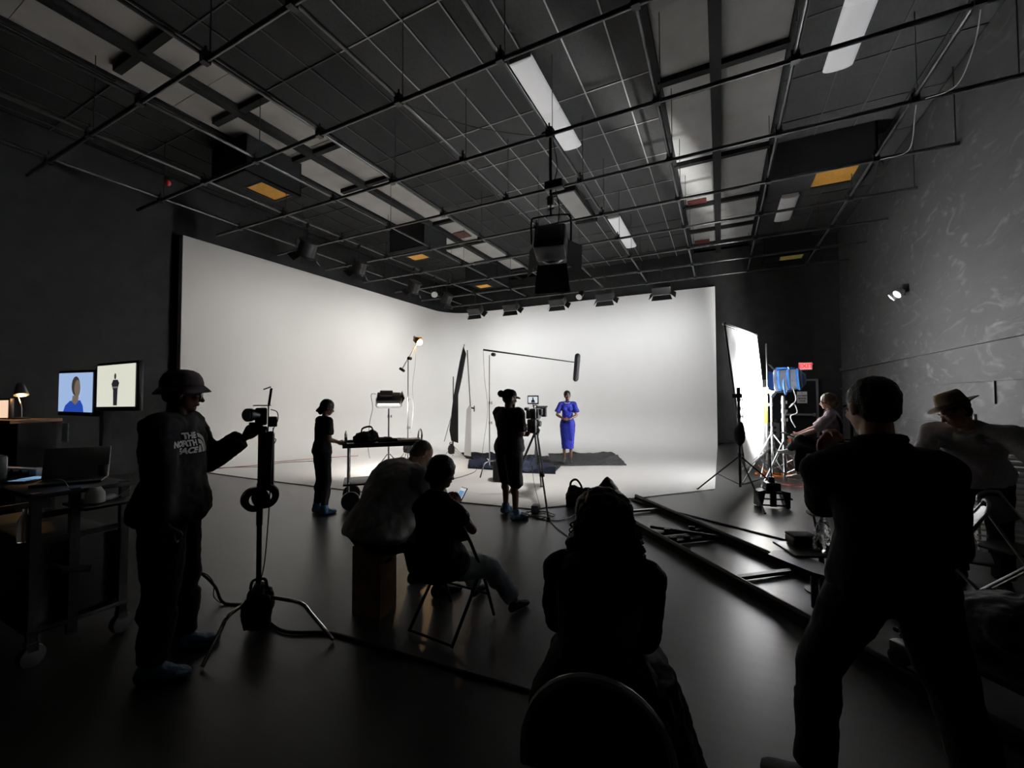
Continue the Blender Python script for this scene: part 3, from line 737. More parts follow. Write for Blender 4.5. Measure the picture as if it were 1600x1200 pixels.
# ---- man in a bucket hat, his right hand on the camera stand
STAND = Zp(403, 975); STAND.z = 0
p1 = Person('man in a bucket hat and black long-sleeved logo shirt beside the camera stand', (-3.02, 1.36), (.70, .71), 1.76, 1.05)
wr = p1.loc((STAND.x - .05, STAND.y - .09, 1.33))
p1.pose(rf=(.15, -.02, .085), lf=(-.16, .02, .085), lh=wr, lp=(-.3, -.2, -1), lhd=dl(p1, (.15, .6, .45)), ln=dl(p1, (.9, -.3, 0)), rh=(.22, .06, .86), rp=(.5, -1, -.2), face=dl(p1, (.50, .86, -.04)), head=(0.02, .22, 1), curl=.9, lean=(0, .03, 1))
p1.body('skin_dark', .006)
sh1 = p1.shirt('tee_black', 1.95, .034, -.16, .10, .02, folds=.03)
p1.trousers('trouser_dark', 1.95, .034, .075, folds=.03)
p1.shoes('cover_blue', 'shoe_cover', .014, high=True)
p1.hair_cap('hair_black', .004)
# bucket hat
k = p1.k; c, u, f, r = p1.hc, p1.hup, p1.hf, p1.hr; ax = (u - f * .26).normalized(); x_, y_, d_ = frame(ax, f)
hc = c + u * .040 * k - f * .012 * k
mb = MB(); secs = []
for q, rx, ry in ((-.008, .094, .112), (.02, .093, .111), (.05, .088, .105), (.078, .074, .089), (.096, .050, .062), (.104, .025, .03), (.106, .004, .005)):
    secs.append((hc + ax * q, r, (ax.cross(r)), rx, ry))
mb.loft(secs, 28, 2.1); hat = part('bucket_hat', mb, 'hat_grey', p1.root, ang=180)
mb = MB(); vs = []; n = 36
for rr, dz in ((.9, .004), (1.0, .0), (1.16, -.018), (1.30, -.036), (1.29, -.040), (1.15, -.022), (.98, -.006), (.88, -.002)):
    vs.append([hc + ax * dz + r * cos(2 * pi * i / n) * .096 * rr + ax.cross(r) * sin(2 * pi * i / n) * .113 * rr for i in range(n)])
fs = [(a * n + i, a * n + (i + 1) % n, (a + 1) % 8 * n + (i + 1) % n, (a + 1) % 8 * n + i) for a in range(8) for i in range(n)]
mb.add([v for q in vs for v in q], fs); part('brim', mb, 'hat_grey', hat, ang=180)
p1.glasses()
# print on the chest: three lines of letters and a quarter dome
def chest_print(P, shirt, lines, size, cx, cz, m):
    base = P.sp(.72); up = P.spd(.72); fx = -P.sax; nf = P.cf
    for i, (txt, off) in enumerate(lines):
        me = text_mesh(txt, size, 0.0, 'RIGHT', bold=.0025); bm = bmesh.new(); bm.from_mesh(me); bmesh.ops.triangulate(bm, faces=bm.faces)
        bmesh.ops.subdivide_edges(bm, edges=bm.edges, cuts=1); bm.to_mesh(me); bm.free()
        for v in me.vertices:
            q = base + fx * (cx + off + v.co.x) + up * (cz - i * size * .92 + v.co.y); v.co = q + nf * .5
        wrap_on(me, shirt, -nf, .004); part('printed_letters', me, m, shirt)
    mb = MB()
    for r0, r1 in ((.0, .036), (.044, .066), (.074, .094)):
        n = 10; vs = []; fs = []
        for i in range(n + 1):
            a = pi / 2 * i / n
            for rr in (r0, r1): q = base + fx * (cx + .014 + rr * sin(a)) + up * (cz - size * 2.2 + rr * cos(a) * 1.25); vs.append(q + nf * .5)
        for i in range(n): fs.append((2 * i, 2 * i + 1, 2 * i + 3, 2 * i + 2))
        mb.add(vs, fs)
    me = bpy.data.meshes.new('printed_dome'); me.from_pydata(mb.v, [], mb.f); wrap_on(me, shirt, -nf, .004); part('printed_dome', me, m, shirt)
chest_print(p1, sh1, (('THE', 0), ('NORTH', 0), ('FACE', 0)), .048, -.085, .05, 'tape_white')

# ---- woman standing at the gear cart
p2 = Person('woman in black T-shirt and trousers standing at the gear cart, back turned', (-5.02, 4.05), (.30, .95), 1.57, 1.0, True)
p2.pose(rf=(.10, .0, .08), lf=(-.10, -.02, .08), rh=(.10, .22, .97), lh=(-.06, .24, .96), rp=(.6, -1, -.3), lp=(-.6, -1, -.3), head=(.03, .34, 1), face=(.25, .85, -.45), curl=.7, lean=(0, .06, 1))
p2.body('skin_mid', .009); p2.shirt('tee_black', .75, .018, -.10, folds=.02); p2.trousers('trouser_dark', 1.9, .012, .05); p2.shoes('cover_blue', 'shoe_cover', .014, high=True)
p2.hair_cap('hair_black', .014, extra=lambda mb, c, u, f, r, R, k: (mb.ell(c - u * .06 * k - f * .075 * k, (.055 * k, .045 * k, .075 * k), R), mb.cap(c - f * .10 * k - u * .02 * k, c - f * .135 * k - u * .09 * k, .03 * k, .018 * k)))

# ---- heavy man on the upright apple box
p3 = Person('heavy man in grey shirt hunched on a wooden box, elbows on knees', (-2.38, 2.39), (.30, .95), 1.74, 1.30)
p3.pose(pelvis=(0, 0, .600), lean=(0, .54, .80), bend=.11, head=(.03, .80, .62), face=(.22, .80, -.55), rf=(.17, .50, .085), lf=(-.19, .50, .085), rh=(.07, .66, .66), lh=(-.06, .68, .64), rp=(.9, -.1, -.6), lp=(-.9, -.1, -.6), curl=.8, shrug=-.01)
p3.body('skin_light', .008); p3.shirt('shirt_grey', 1.0, .030, -.15, .10, .17, collar=True, folds=.03); p3.trousers('trouser_dark', 1.93, .022, .07); p3.shoes('shoe_black', 'shoe', .010)
p3.hair_cap('hair_grey', -.001, folds=.002); p3.glasses()

# ---- woman with a phone on the folding chair
p4 = Person('woman in black top and jeans on a folding chair, looking at her phone', (-1.76, 2.37), (.10, .99), 1.52, 1.08, True)
PHONE = p4.loc(Dp(719, 776, 3.05))
p4.pose(pelvis=(0, 0, .495), lean=(.02, -.02, 1), bend=.07, shrug=-.075, head=(.0, .32, 1), face=(.42, .85, -.35), rf=(.30, .52, .08), lf=(-.10, .56, .08), rk=(.35, 1, .6), lk=(-.1, 1, .6), rh=PHONE + V((.035, -.10, -.03)), lh=PHONE + V((-.06, -.10, -.01)), rp=(.9, -.5, -.6), lp=(-.9, -.4, -.6), curl=1.0, rhd=(-.1, .8, .35), lhd=(.3, .85, .3))
p4.body('skin_mid', .007); p4.shirt('tee_black', .30, .020, -.16, flare=.12, belly=.03, folds=.02, name='tank_top'); p4.trousers('denim', 1.86, .018, .065, folds=.03, name='jeans')
p4.shoes('shoe_black', 'sandal', .002)
p4.hair_cap('hair_black', .022, extra=lambda mb, c, u, f, r, R, k: (mb.ell(c - u * .045 * k - f * .09 * k - r * .045 * k, (.042 * k, .040 * k, .046 * k), R), mb.cap(c - u * .03 * k - f * .06 * k, c - u * .115 * k - f * .055 * k, .05 * k, .03 * k)))
t = thing('phone', 'small lit phone held by the seated woman in jeans', 'phone', p4.M @ PHONE, p4.root.rotation_euler.z - .25)
Rp = Matrix.Rotation(radians(55), 3, 'X')
ph = part('phone_case', MB().bbox((0, 0, 0), (.072, .145, .009), Rp, .004), 'black_plastic', t)

# ---- camera operator
p5 = Person('camera operator in black T-shirt, shorts, cap and blue shoe covers', (-2.58, 5.04), (.42, .90), 1.70, 1.12)
p5.pose(rf=(.17, -.02, .085), lf=(-.17, .08, .085), rh=(.02, .25, 1.14), lh=(-.05, .26, 1.10), rp=(.8, -.8, -.5), lp=(-.8, -.8, -.5), head=(0, .16, 1), face=(.18, 1, -.08), curl=.8, lean=(0, .0, 1))
p5.body('skin_mid', .008); p5.shirt('tee_black', .85, .026, -.16, .06, .05, folds=.025); p5.trousers('trouser_dark', 1.12, .040, folds=.025, name='shorts'); p5.shoes('cover_blue', 'shoe_cover', .016, high=True)
p5.hair_cap('hair_black', .006, extra=lambda mb, c, u, f, r, R, k: (mb.ell(c + u * .045 * k - f * .145 * k, (.052 * k, .052 * k, .050 * k), R), mb.ell(c - u * .085 * k + f * .050 * k, (.048 * k, .045 * k, .060 * k), R)))
k = p5.k; c, u, f, r = p5.hc, p5.hup, p5.hf, p5.hr; b_ = u.cross(r)
mb = MB(); mb.loft([(c + u * q * k - f * .012 * k, r, b_, rx * k, ry * k) for q, rx, ry in ((.045, .089, .106), (.075, .087, .103), (.11, .07, .084), (.128, .04, .05), (.132, .004, .004))], 24, 2.1)
cp = part('cap', mb, 'tee_black', p5.root, ang=180)
mb = MB(); pts = []
for i in range(13):
    a = pi * i / 12; pts.append((cos(a) * .076, .075 + sin(a) * .085))
mb.prism(pts, 0, .006, Matrix.Translation(c + u * .047 * k) @ Matrix((r, (f - u * .18).normalized(), (u + f * .18).normalized())).transposed().to_4x4()); part('visor', mb, 'tee_black', cp)

# ---- presenter in the blue dress
p6 = Person('woman presenter in a royal blue dress and pearls standing on the black cloth', (-3.21, 9.30), (.30, -.95), 1.66, .92, True)
p6.pose(pelvis=(0, 0, .985), rf=(.075, .03, .145), lf=(-.07, .02, .145), rh=(.075, .21, 1.10), lh=(-.045, .22, 1.09), rp=(1, -.5, -.4), lp=(-1, -.5, -.4), rhd=(-.9, .35, -.1), lhd=(.9, .35, -.1), rn=(0, -1, 0), ln=(0, -1, 0), face=(-.22, 1, -.03), head=(0, .12, 1), curl=.5)
p6.body('skin_dark', .008)
mb = MB(); p6.torso(mb, .014, -.10, 1.0); kk = p6.k
mb.loft([(V((0, y, z)), V((1, 0, 0)), V((0, 1, 0)), rx, ry) for z, rx, ry, y in ((1.10, .142, .112, 0), (1.02, .170, .130, 0), (.95, .182, .138, 0), (.80, .172, .132, 0), (.60, .150, .118, .005), (.44, .138, .110, .01), (.405, .137, .109, .01))], 28, 2.2)
for q in (-1, 1):
    p = p6.sp(.66) + p6.sax * .065 * q + p6.cf * .075; mb.ell(p, (.058, .05, .058))
    S, E = (p6.RS, p6.RE) if q > 0 else (p6.LS, p6.LE)
    mb.cap(S + (p6.sp(.9) - S) * .5, S, .066, .066); mb.cyl(S + V((0, 0, .02)), S.lerp(E, .78) + V((q * .012, 0, .010)), .056, .072, 18)
dr = part('dress', organic(mb, 'dress', .009, 3, .014, .07), 'dress_blue', p6.root)
part('sash', MB().loft([(V((-.06 - .02 * q, .135 + .02 * sin(q * 5), 1.05 - .46 * q)), V((1, 0, 0)), V((0, 1, 0)), .022 + .012 * q, .006) for q in (0, .25, .5, .75, 1)], 12, 3), 'dress_blue', dr)
part('belt', MB().lathe([(.001, -.025), (.1, -.025), (.1, .025), (.001, .025)], (0, 0, 1.115), (0, 0, 1), 24), 'dress_blue', dr)
for o_ in dr.children:
    if o_.name.startswith('belt'):
        for v in o_.data.vertices: v.co.x *= 1.44; v.co.y *= 1.13
mb = MB()
for i in range(26):
    a = 2 * pi * i / 26; mb.ell(p6.neck + V((cos(a) * .070, sin(a) * .072 + .015, .005 - .035 * sin(a))), .0085, None, 8, 6)
part('pearl_necklace', mb, 'pearl', p6.root)
p6.shoes('shoe_black', 'high_heel', .003, heel=.06)
p6.hair_cap('hair_black', .008, extra=lambda mb, c, u, f, r, R, k: mb.ell(c - u * .01 * k - f * .10 * k, (.05 * k, .045 * k, .05 * k), R))

# ---- woman with long curly hair, seated close to the camera
p7 = Person('woman with long curly dark hair seated with her back to the camera', (-.41, 1.50), (-.18, .98), 1.60, 1.02, True)
p7.pose(pelvis=(0, 0, .535), lean=(.02, .40, .92), bend=.10, shrug=-.03, head=(.06, .25, 1), face=(-.08, 1, -.1), rf=(.24, .42, .08), lf=(-.20, .45, .08), rk=(.15, 1, .5), lk=(-.15, 1, .5), rh=(.06, .46, .60), lh=(-.10, .48, .60), rp=(.5, -.7, -.9), lp=(-.6, -.6, -.8), curl=.6)
p7.body('skin_mid', .009)
p7.shirt('tee_black', 1.85, .034, -.16, .14, .06, folds=.03, name='cardigan')
mb = MB(); p7.torso(mb, .03, -.16, .2)
for q in (-1, 1): p7.leg(mb, q, .045, 1.9, .12)
part('trousers', organic(mb, 'trousers', .012, 4, .03, .1), 'trouser_dark', p7.root)
# hanging coat side
part('coat_tail', organic(MB().loft([(V((.20 + .13 * q, .02 + .08 * q, .62 - .54 * q)), V((.35, .94, 0)), V((.94, -.35, 0)), .13 + .05 * q, .05 + .02 * q) for q in (0, .2, .4, .6, .8, 1)], 20, 2.4), 'coat_tail', .012, 2, .03, .08), 'tee_black', p7.root)
p7.shoes('cover_blue', 'shoe_cover', .014, high=True)
def curls(P, seed=5):
    random.seed(seed); k = P.k; c, u, f, r = P.hc, P.hup, P.hf, P.hr; R = Matrix((r, f, u)).transposed(); mb = MB()
    mb.ell(c + u * .020 * k - f * .020 * k - r * .008, (.132 * k, .130 * k, .118 * k), R)
    for z, rx, y in ((-.04, .142, -.045), (-.11, .168, -.055), (-.18, .182, -.065), (-.24, .172, -.08), (-.29, .140, -.085), (-.33, .09, -.09)):
        mb.ell(c + V((-.10 * -z * k, y * k, z * k)), (rx * k, .080 * k, .075 * k))
    me = organic(mb, 'hair', .010, 2, .022, .025)
    h = part('hair', me, 'hair_brown', P.root)
    mb = MB()
    for i in range(230):
        a = random.uniform(0, 2 * pi); zz = random.uniform(-.28, .10) * k
        w_ = (.135 - .16 * zz) * k if zz < 0 else .115 * k * sqrt(max(.05, 1 - (zz / (.135 * k)) ** 2))
        b0 = c + V((cos(a) * w_, -.045 * k + sin(a) * .09 * k, zz)); L = random.uniform(.06, .15); ph = random.uniform(0, 6); rr = random.uniform(.006, .012); out = V((cos(a), sin(a) * .7, 0))
        pts = [b0 + out * (.012 * sin(t * 3) + .008 * t) + V((rr * cos(ph + t * 16), rr * sin(ph + t * 16), -L * t)) for t in [j / 12 for j in range(13)]]
        mb.tube(pts, [.0032 - .0018 * j / 12 for j in range(13)], 4)
    o = part('curls', mb, 'hair_brown', h, ang=180); o['kind'] = 'stuff'
curls(p7)

# ---- man standing close on the right, hand at his chin
p8 = Person('man in black shirt seen from behind in the right foreground, hand at chin', (.575, 2.12), (-.12, .99), 1.72, .97)
lf = p8.loc(Zp(1222, 1192, .05)); rf = V((.25, -.12, .085))
p8.pose(pelvis=(0, 0, .90), rf=rf, lf=V((lf.x + .10, lf.y - .06, .085)), lt=(-1, .35, 0), rt=(.35, 1, 0), lk=(-.5, 1, 0), rk=(.4, 1, 0), head=(-.05, .22, 1), face=(-.25, 1, -.12), lh=(-.165, .12, 1.36), lp=(.15, .6, -1), lhd=(.25, .02, 1), ln=(.3, -.9, 0), rh=(.10, .24, .98), rp=(.30, -.5, -1), curl=1.1, lean=(-.03, .03, 1), shrug=-.05)
p8.body('skin_light', .007); p8.shirt('tee_black', 1.15, .024, -.15, .05, .03, collar=True, folds=.022); p8.trousers('trouser_dark', 1.95, .024, .075, folds=.025); p8.shoes('shoe_black', 'shoe', .010)
p8.hair_cap('hair_black', .006, folds=.01)

# ---- man in the fedora, bending over the equipment on the right
p9 = Person('man in a tan fedora and grey T-shirt bending forward on the right', (1.97, 5.02), (-.50, -.87), 1.78, 1.08)
p9.pose(pelvis=(0, -.02, .95), lean=(-.02, .68, .73), bend=.04, head=dl(p9, (-.48, .02, .84)), face=dl(p9, (-.85, -.15, -.50)), rf=(.13, .02, .085), lf=(-.13, .02, .085), rh=(.30, .55, .78), lh=(-.42, .50, .86), rp=(.8, -.5, .3), lp=(-.9, -.4, .2), curl=.9)
p9.body('skin_light', .008); p9.shirt('shirt_heather', .85, .022, -.14, .04, .03, folds=.025); p9.trousers('trouser_dark', 1.95, .018, .07); p9.shoes('shoe_black', 'shoe', .010)
p9.hair_cap('hair_black', .004)
k = p9.k; c, u, f, r = p9.hc, p9.hup, p9.hf, p9.hr; ax = (u - f * .12).normalized(); b_ = ax.cross(r); hc = c + u * .05 * k - f * .02 * k
hat = part('fedora', MB().loft([(hc + ax * q, r, b_, rx, ry) for q, rx, ry in ((-.01, .086, .105), (.05, .084, .100), (.095, .072, .092), (.118, .052, .080), (.112, .020, .05), (.105, .004, .02))], 28, 2.1), 'felt_tan', p9.root, ang=180)
part('hat_band', MB().loft([(hc + ax * q, r, b_, .0885, .1075) for q in (-.008, .028)], 28, 2.1), 'felt_dark', hat)
mb = MB(); n = 40; vs = []
for rr, s_ in ((.9, 0), (1.25, .004), (1.62, .0), (1.62, -.004), (1.25, 0), (.9, -.004)):
    for i in range(n):
        a = 2 * pi * i / n; vs.append(hc + ax * (-.006 + s_ + .030 * (rr - .9) * (abs(cos(a)) ** 2) - .035 * (rr - .9) * max(0, -sin(a)) * -1) + r * cos(a) * .088 * rr + b_ * sin(a) * .107 * rr)
mb.add(vs, [(a * n + i, a * n + (i + 1) % n, (a + 1) % 6 * n + (i + 1) % n, (a + 1) % 6 * n + i) for a in range(6) for i in range(n)]); part('brim', mb, 'felt_tan', hat, ang=180)

# ---- woman with a tablet on the tall chair beside the lamps
p10 = Person('woman in pale blouse with tablet seated on a tall chair facing the lamps', (1.42, 7.42), (-.97, .22), 1.66, 1.05, True)
p10.pose(pelvis=(0, 0, .885), lean=(0, .02, 1), bend=.03, head=(0, .18, 1), face=(0, 1, .05), rf=(.12, .42, .43), lf=(.10, .52, .80), rk=(.2, 1, .5), lk=(-.7, .8, .6), lt=(.2, 1, .1), rh=(.06, .40, 1.05), lh=(-.10, .38, 1.04), rp=(.8, -.6, -.5), lp=(-.8, -.6, -.5), curl=.6)
p10.body('skin_light', .009); sh = p10.shirt('shirt_pink', .95, .020, -.14, .03, .03, bust=.075, folds=.03, name='blouse'); p10.trousers('trouser_dark', 1.9, .014, .055); p10.shoes('shoe_white', 'shoe', .008)
p10.hair_cap('hair_blond', .012, extra=lambda mb, c, u, f, r, R, k: (mb.ell(c - u * .035 * k - f * .095 * k, (.05 * k, .05 * k, .055 * k), R), mb.ell(c - u * .07 * k - f * .055 * k, (.06 * k, .05 * k, .05 * k), R)))
part('shoulder_strap', MB().tube(bez([p10.LS + V((.05, .10, -.30)), p10.LS + V((.06, .12, -.10)), p10.LS + V((.06, .03, .07)), p10.LS + V((.05, -.10, -.06)), p10.LS + V((.03, -.13, -.33))]), .016, 6), 'black_cloth', sh)
# ================================================================== SEATS
def folding_chair(label, loc, rz, m_frame='black_metal', m_seat='black_plastic', rounded=False):
    """steel folding chair, local y forward"""
    t = thing('folding_chair', label, 'chair', (loc[0], loc[1], 0), rz, 'folding chairs'); r = .0115
    for q in (-1, 1):
        part('front_leg', MB().tube([(q * .20, .24, .012), (q * .20, .10, .36), (q * .20, -.05, .62), (q * .185, -.155, .80)], r, 8), m_frame, t)
        part('rear_leg', MB().tube([(q * .185, -.24, .012), (q * .185, .02, .30), (q * .185, .13, .43)], r, 8), m_frame, t)
    part('top_rail', MB().tube(bez([(-.185, -.155, .80), (-.15, -.165, .835), (0, -.175, .845), (.15, -.165, .835), (.185, -.155, .80)], 6), r, 8), m_frame, t)
    part('floor_bar', MB().tube([(-.185, -.235, .022), (.185, -.235, .022)], .009, 8), m_frame, t)
    part('front_bar', MB().tube([(-.20, .17, .19), (.20, .17, .19)], .008, 8), m_frame, t)
    part('hinge_bar', MB().tube([(-.20, .06, .43), (.20, .06, .43)], .008, 8), m_frame, t)
    secs = [(V((0, y, .440 + dz)), V((1, 0, 0)), V((0, 0, 1)), wx, .013) for y, wx, dz in ((-.185, .15, .0), (-.17, .18, 0), (0, .19, -.004), (.17, .19, 0), (.20, .17, .0))]
    part('seat', MB().loft(secs, 20, 4), m_seat, t)
    mb = MB(); n = 8; vs = []
    for i in range(n + 1):
        x = -.18 + .36 * i / n; c_ = .03 * (1 - (x / .18) ** 2)
        for (z, y) in ((.62, -.062), (.80, -.150)):
            e = .02 * (x / .18) ** 4; zz = z + (-e if z > .7 else e)
            vs += [(x, y - c_ - .006, zz), (x, y - c_ + .006, zz)]
    fs = []
    for i in range(n):
        a, b = i * 4, i * 4 + 4; fs += [(a, b, b + 2, a + 2), (a + 1, a + 3, b + 3, b + 1), (a + 2, b + 2, b + 3, a + 3), (a, a + 1, b + 1, b)]
    fs += [(0, 2, 3, 1), (n * 4, n * 4 + 1, n * 4 + 3, n * 4 + 2)]
    part('backrest', mb.add(vs, fs), m_seat, t); return t
folding_chair('black folding chair under the woman in jeans', (-1.735, 2.50), -.06)
fc7 = folding_chair('black folding chair with curved back under the curly-haired woman, nearest the camera', (p7.root.location.x + .03, p7.root.location.y - .06), p7.root.rotation_euler.z, rounded=True)
for o in list(fc7.children):
    if o.name.startswith(('top_rail', 'backrest', 'front_leg')): bpy.data.objects.remove(o)
for q in (-1, 1): part('front_leg', MB().tube([(q * .20, .24, .012), (q * .20, -.02, .42), (q * .215, -.235, .52)], .0115, 8), 'black_metal', fc7)
arc = [(.215 * cos(a), -.235 - .03 * sin(a), .52 + .30 * max(sin(a), 0) ** .8) for a in [pi * i / 20 for i in range(21)]]
part('top_rail', MB().tube(arc, .013, 8), 'steel', fc7)
mb = MB(); vs = [(x, y - .008, z - .006) for x, y, z in arc] + [(x, y + .008, z - .006) for x, y, z in arc]; n = 21
mb.add(vs, [tuple(range(n)), tuple(reversed(range(n, 2 * n)))] + [(i, n + i, n + (i + 1) % n, (i + 1) % n) for i in range(n)]); part('backrest', mb, 'black_cloth', fc7)
# apple box on end
t = thing('apple_box', 'upright wooden apple box under the hunched man', 'box', (-2.362, 2.385, 0), radians(8))
for q in (-1, 1): part('side_panel', MB().bbox((0, q * .092, .254), (.25, .016, .508), bev=.003), 'wood_box', t)
for q in (-1, 1): part('edge_panel', MB().bbox((q * .116, 0, .254), (.018, .168, .508), bev=.003), 'wood_box', t)
for z in (.010, .498): part('end_panel', MB().bbox((0, 0, z), (.214, .168, .018), bev=.003), 'wood_box', t)
part('hand_hole', MB().loft([(V((x, 0, .40)), V((0, 1, 0)), V((0, 0, 1)), .045, .016) for x in (.122, .1265)], 16, 2.2), 'black_matte', t)
# tall director's chair
t = thing('directors_chair', 'tall dark chair under the woman in pale blouse', 'chair', (1.42, 7.42, 0), p10.root.rotation_euler.z)
for qx in (-1, 1):
    for qy in (-1, 1): part('leg', MB().bar((qx * .24, qy * .22, 0), (qx * .24, -qy * .20, .74), .022, .03), 'black_metal', t)
    part('arm_rest', MB().bar((qx * .26, -.24, .98), (qx * .26, .20, .98), .05, .02).bar((qx * .25, -.22, .74), (qx * .25, -.22, 1.28), .022, .022).bar((qx * .25, .18, .74), (qx * .25, .18, .98), .022, .022), 'black_metal', t)
part('seat', MB().bbox((0, 0, .755), (.50, .42, .02), bev=.005), 'black_cloth', t)
part('backrest', MB().bbox((0, -.235, 1.17), (.50, .015, .20), bev=.004), 'black_cloth', t)
part('foot_rest', MB().bar((-.25, .24, .33), (.25, .24, .33), .05, .02), 'black_metal', t)
t2 = thing('tablet', 'black tablet lying on the lap of the woman in pale blouse', 'tablet', p10.M @ V((-.01, .44, 1.02)), p10.root.rotation_euler.z)
part('tablet_case', MB().bbox((0, .05, .0), (.19, .26, .012), Matrix.Rotation(.35, 3, 'X'), .004), 'black_plastic', t2)
part('tablet_screen', MB().box((0, .048, .0075), (.165, .225, .002), Matrix.Rotation(.35, 3, 'X')), 'screen_off', t2)

# ================================================================== STANDS
def tripod_legs(t, zc, spread, angs, m, r=.011, z_low=.30, foot='black_plastic'):
    """light-stand tripod: legs from the collar to the floor, each with a strut to the lower collar"""
    for a in angs:
        d = V((cos(a), sin(a), 0)); e = d * spread + V((0, 0, .012))
        l = part('leg', MB().tube([d * .03 + V((0, 0, zc)), e], r, 8), m, t)
        part('strut', MB().tube([d * .025 + V((0, 0, z_low)), d * .03 * .5 + (d * .03 + V((0, 0, zc))).lerp(e, .48)], r * .7, 6), m, l)
        part('foot', MB().cyl(e - V((0, 0, .012)), e + V((0, 0, .012)), r * 1.3, seg=8), foot, l)
def column(t, z0, z1, m, r=.016, knobs=(), name='column'):
    part(name, MB().cyl((0, 0, z0), (0, 0, z1), r, seg=12), m, t)
    for z, a in knobs:
        d = V((cos(a), sin(a), 0))
        part('collar', MB().cyl((0, 0, z - .03), (0, 0, z + .03), r + .008, seg=12), m, t)
        part('knob', MB().cyl(d * (r + .004) + V((0, 0, z)), d * .055 + V((0, 0, z)), .006, seg=6).bar(d * .055 + V((0, 0, z - .028)), d * .055 + V((0, 0, z + .028)), .014, .014), 'steel' if m != 'black_metal' else 'black_plastic', t)
def turtle(t, ends, m='chrome', zc=.17, r=.0125):
    for e in ends:
        e = V(e); d = V((e.x, e.y, 0)); L = d.length; d.normalize()
        part('leg', MB().tube(bez([d * .02 + V((0, 0, zc)), d * L * .45 + V((0, 0, zc + .012)), d * L * .62 + V((0, 0, zc)), d * L * .72 + V((0, 0, zc - .05)), d * L + V((0, 0, .014))], 6), r, 8), m, t)
def sandbag(label, loc, rz, s=1.0, m='black_cloth', saddle=.12, pouch=(.10, .055, .13)):
    """two pouches over a bar with a strap handle"""
    t = thing('sandbag', label, 'sandbag', loc, rz); px, py, pz = [q * s for q in pouch]
    for q in (-1, 1):
        mb = MB(); mb.ell((0, q * .075 * s, -.10 * s), (px, py, pz)); mb.box((0, q * .07 * s, -.11 * s), (px * 1.6, py * 1.3, pz * 1.5))
        part('pouch', organic(mb, 'pouch', .012, 3, .02, .05), m, t)
    part('saddle', MB().tube([(0, -.085 * s, -.03), (0, -.04 * s, .015), (0, .04 * s, .015), (0, .085 * s, -.03)], .045 * s, 8), m, t)
    part('strap', MB().tube(bez([(-.05 * s, 0, .03), (-.035 * s, 0, .085 * s), (.035 * s, 0, .085 * s), (.05 * s, 0, .03)], 6), .010, 6), m, t)
    return t

# ---- camera stand of the man in the bucket hat
t = thing('camera_stand', 'black pole stand with chrome bent legs beside the man in the bucket hat', 'stand', STAND)
turtle(t, [Zp(521, 1003) - STAND, Zp(316, 1046) - STAND, V((-.30, .26, 0))], 'chrome', .20)
column(t, .14, 1.36, 'black_metal', .017, ((.26, .5),))
part('sleeve', MB().cyl((0, 0, .70), (0, 0, 1.0), .021, seg=12), 'black_metal', t)
part('mount_head', MB().bbox((0, 0, 1.38), (.07, .06, .06), bev=.01).cyl((-.05, 0, 1.38), (.07, 0, 1.38), .012), 'black_metal', t)
sandbag('black sandbag hung on the chrome-legged camera stand', (STAND.x + .035, STAND.y - .02, .24), radians(50), 1.0)
VD = (V((STAND.x, STAND.y, 0))).normalized(); VR = V((VD.y, -VD.x, 0))                      # away from the camera / to its right
t = thing('handheld_camera', 'small camera rig with round lens and flip screen on the pole stand', 'camera', STAND + V((0, 0, 1.41)), atan2(VR.y, VR.x))
part('body', MB().bbox((.00, .0, .07), (.075, .10, .125), bev=.012), 'black_plastic', t)
part('lens', MB().lathe([(.030, 0), (.038, .01), (.040, .05), (.046, .055), (.046, .085), (.036, .086), (.030, .07)], (-.02, -.03, .085), (-.75, -.66, 0), 20), 'black_metal', t)
part('lens_ring', MB().lathe([(.036, .0), (.0405, .0), (.0405, .006), (.036, .006)], V((-.02, -.03, .085)) + V((-.75, -.66, 0)).normalized() * .087, (-.75, -.66, 0), 20), 'alu', t)
part('grip_screen', MB().bbox((-.03, -.055, .005), (.085, .01, .055), bev=.004), 'black_plastic', t)
part('info_screen', MB().box((-.02, -.0615, .01), (.04, .001, .010)), 'screen_blue' if 'screen_blue' in MATS else 'screen_off', t)
part('cage', MB().bar((.045, 0, -.03), (.045, 0, .16), .008, .09).bar((-.05, 0, .15), (.06, 0, .15), .09, .008), 'steel', t)
part('flip_screen', MB().bbox((.055, .0, .215), (.016, .10, .12), Matrix.Rotation(.12, 3, 'Y'), .004).box((.035, 0, .275), (.05, .09, .008), Matrix.Rotation(-.4, 3, 'Y')), 'black_plastic', t)
part('receiver', MB().bbox((.075, .0, .03), (.055, .05, .075), bev=.008), 'black_plastic', t)
part('cable', MB().tube(bez([(.06, -.02, .12), (.10, -.03, .10), (.105, -.02, .04), (.08, -.02, -.02), (.07, -.02, -.08), (.095, -.02, -.10), (.08, -.02, -.14)], 8), .0035, 6), 'cable_black', t)
t = thing('battery_pack', 'long black battery pack strapped to the pole under the camera', 'battery', STAND + VR * .045 + V((0, 0, .97)), atan2(VR.y, VR.x))
part('case', MB().bbox((0, 0, .20), (.085, .075, .40), bev=.02), 'black_plastic', t)
part('clip', MB().bbox((-.035, 0, .36), (.05, .05, .12), bev=.01), 'red', t, label='dark red clip')
for i, (dx, zz) in enumerate(((-.03, .90), (.035, .915))):
    c0 = STAND + VR * dx + V((0, 0, zz)); ax = (-VD + VR * (.25 if i == 0 else -.1)).normalized()
    solo('tape_roll', MB().lathe([(.042, -.024), (.085, -.024), (.085, .024), (.042, .024)], c0 - VD * .05, ax, 28, close=True), ('black_plastic', 'hat_grey')[i], ('black gaffer tape roll hung on the camera stand, front one', 'grey tape roll hung on the camera stand behind the black one')[i], 'tape', 'tape rolls on the camera stand')
q = STAND
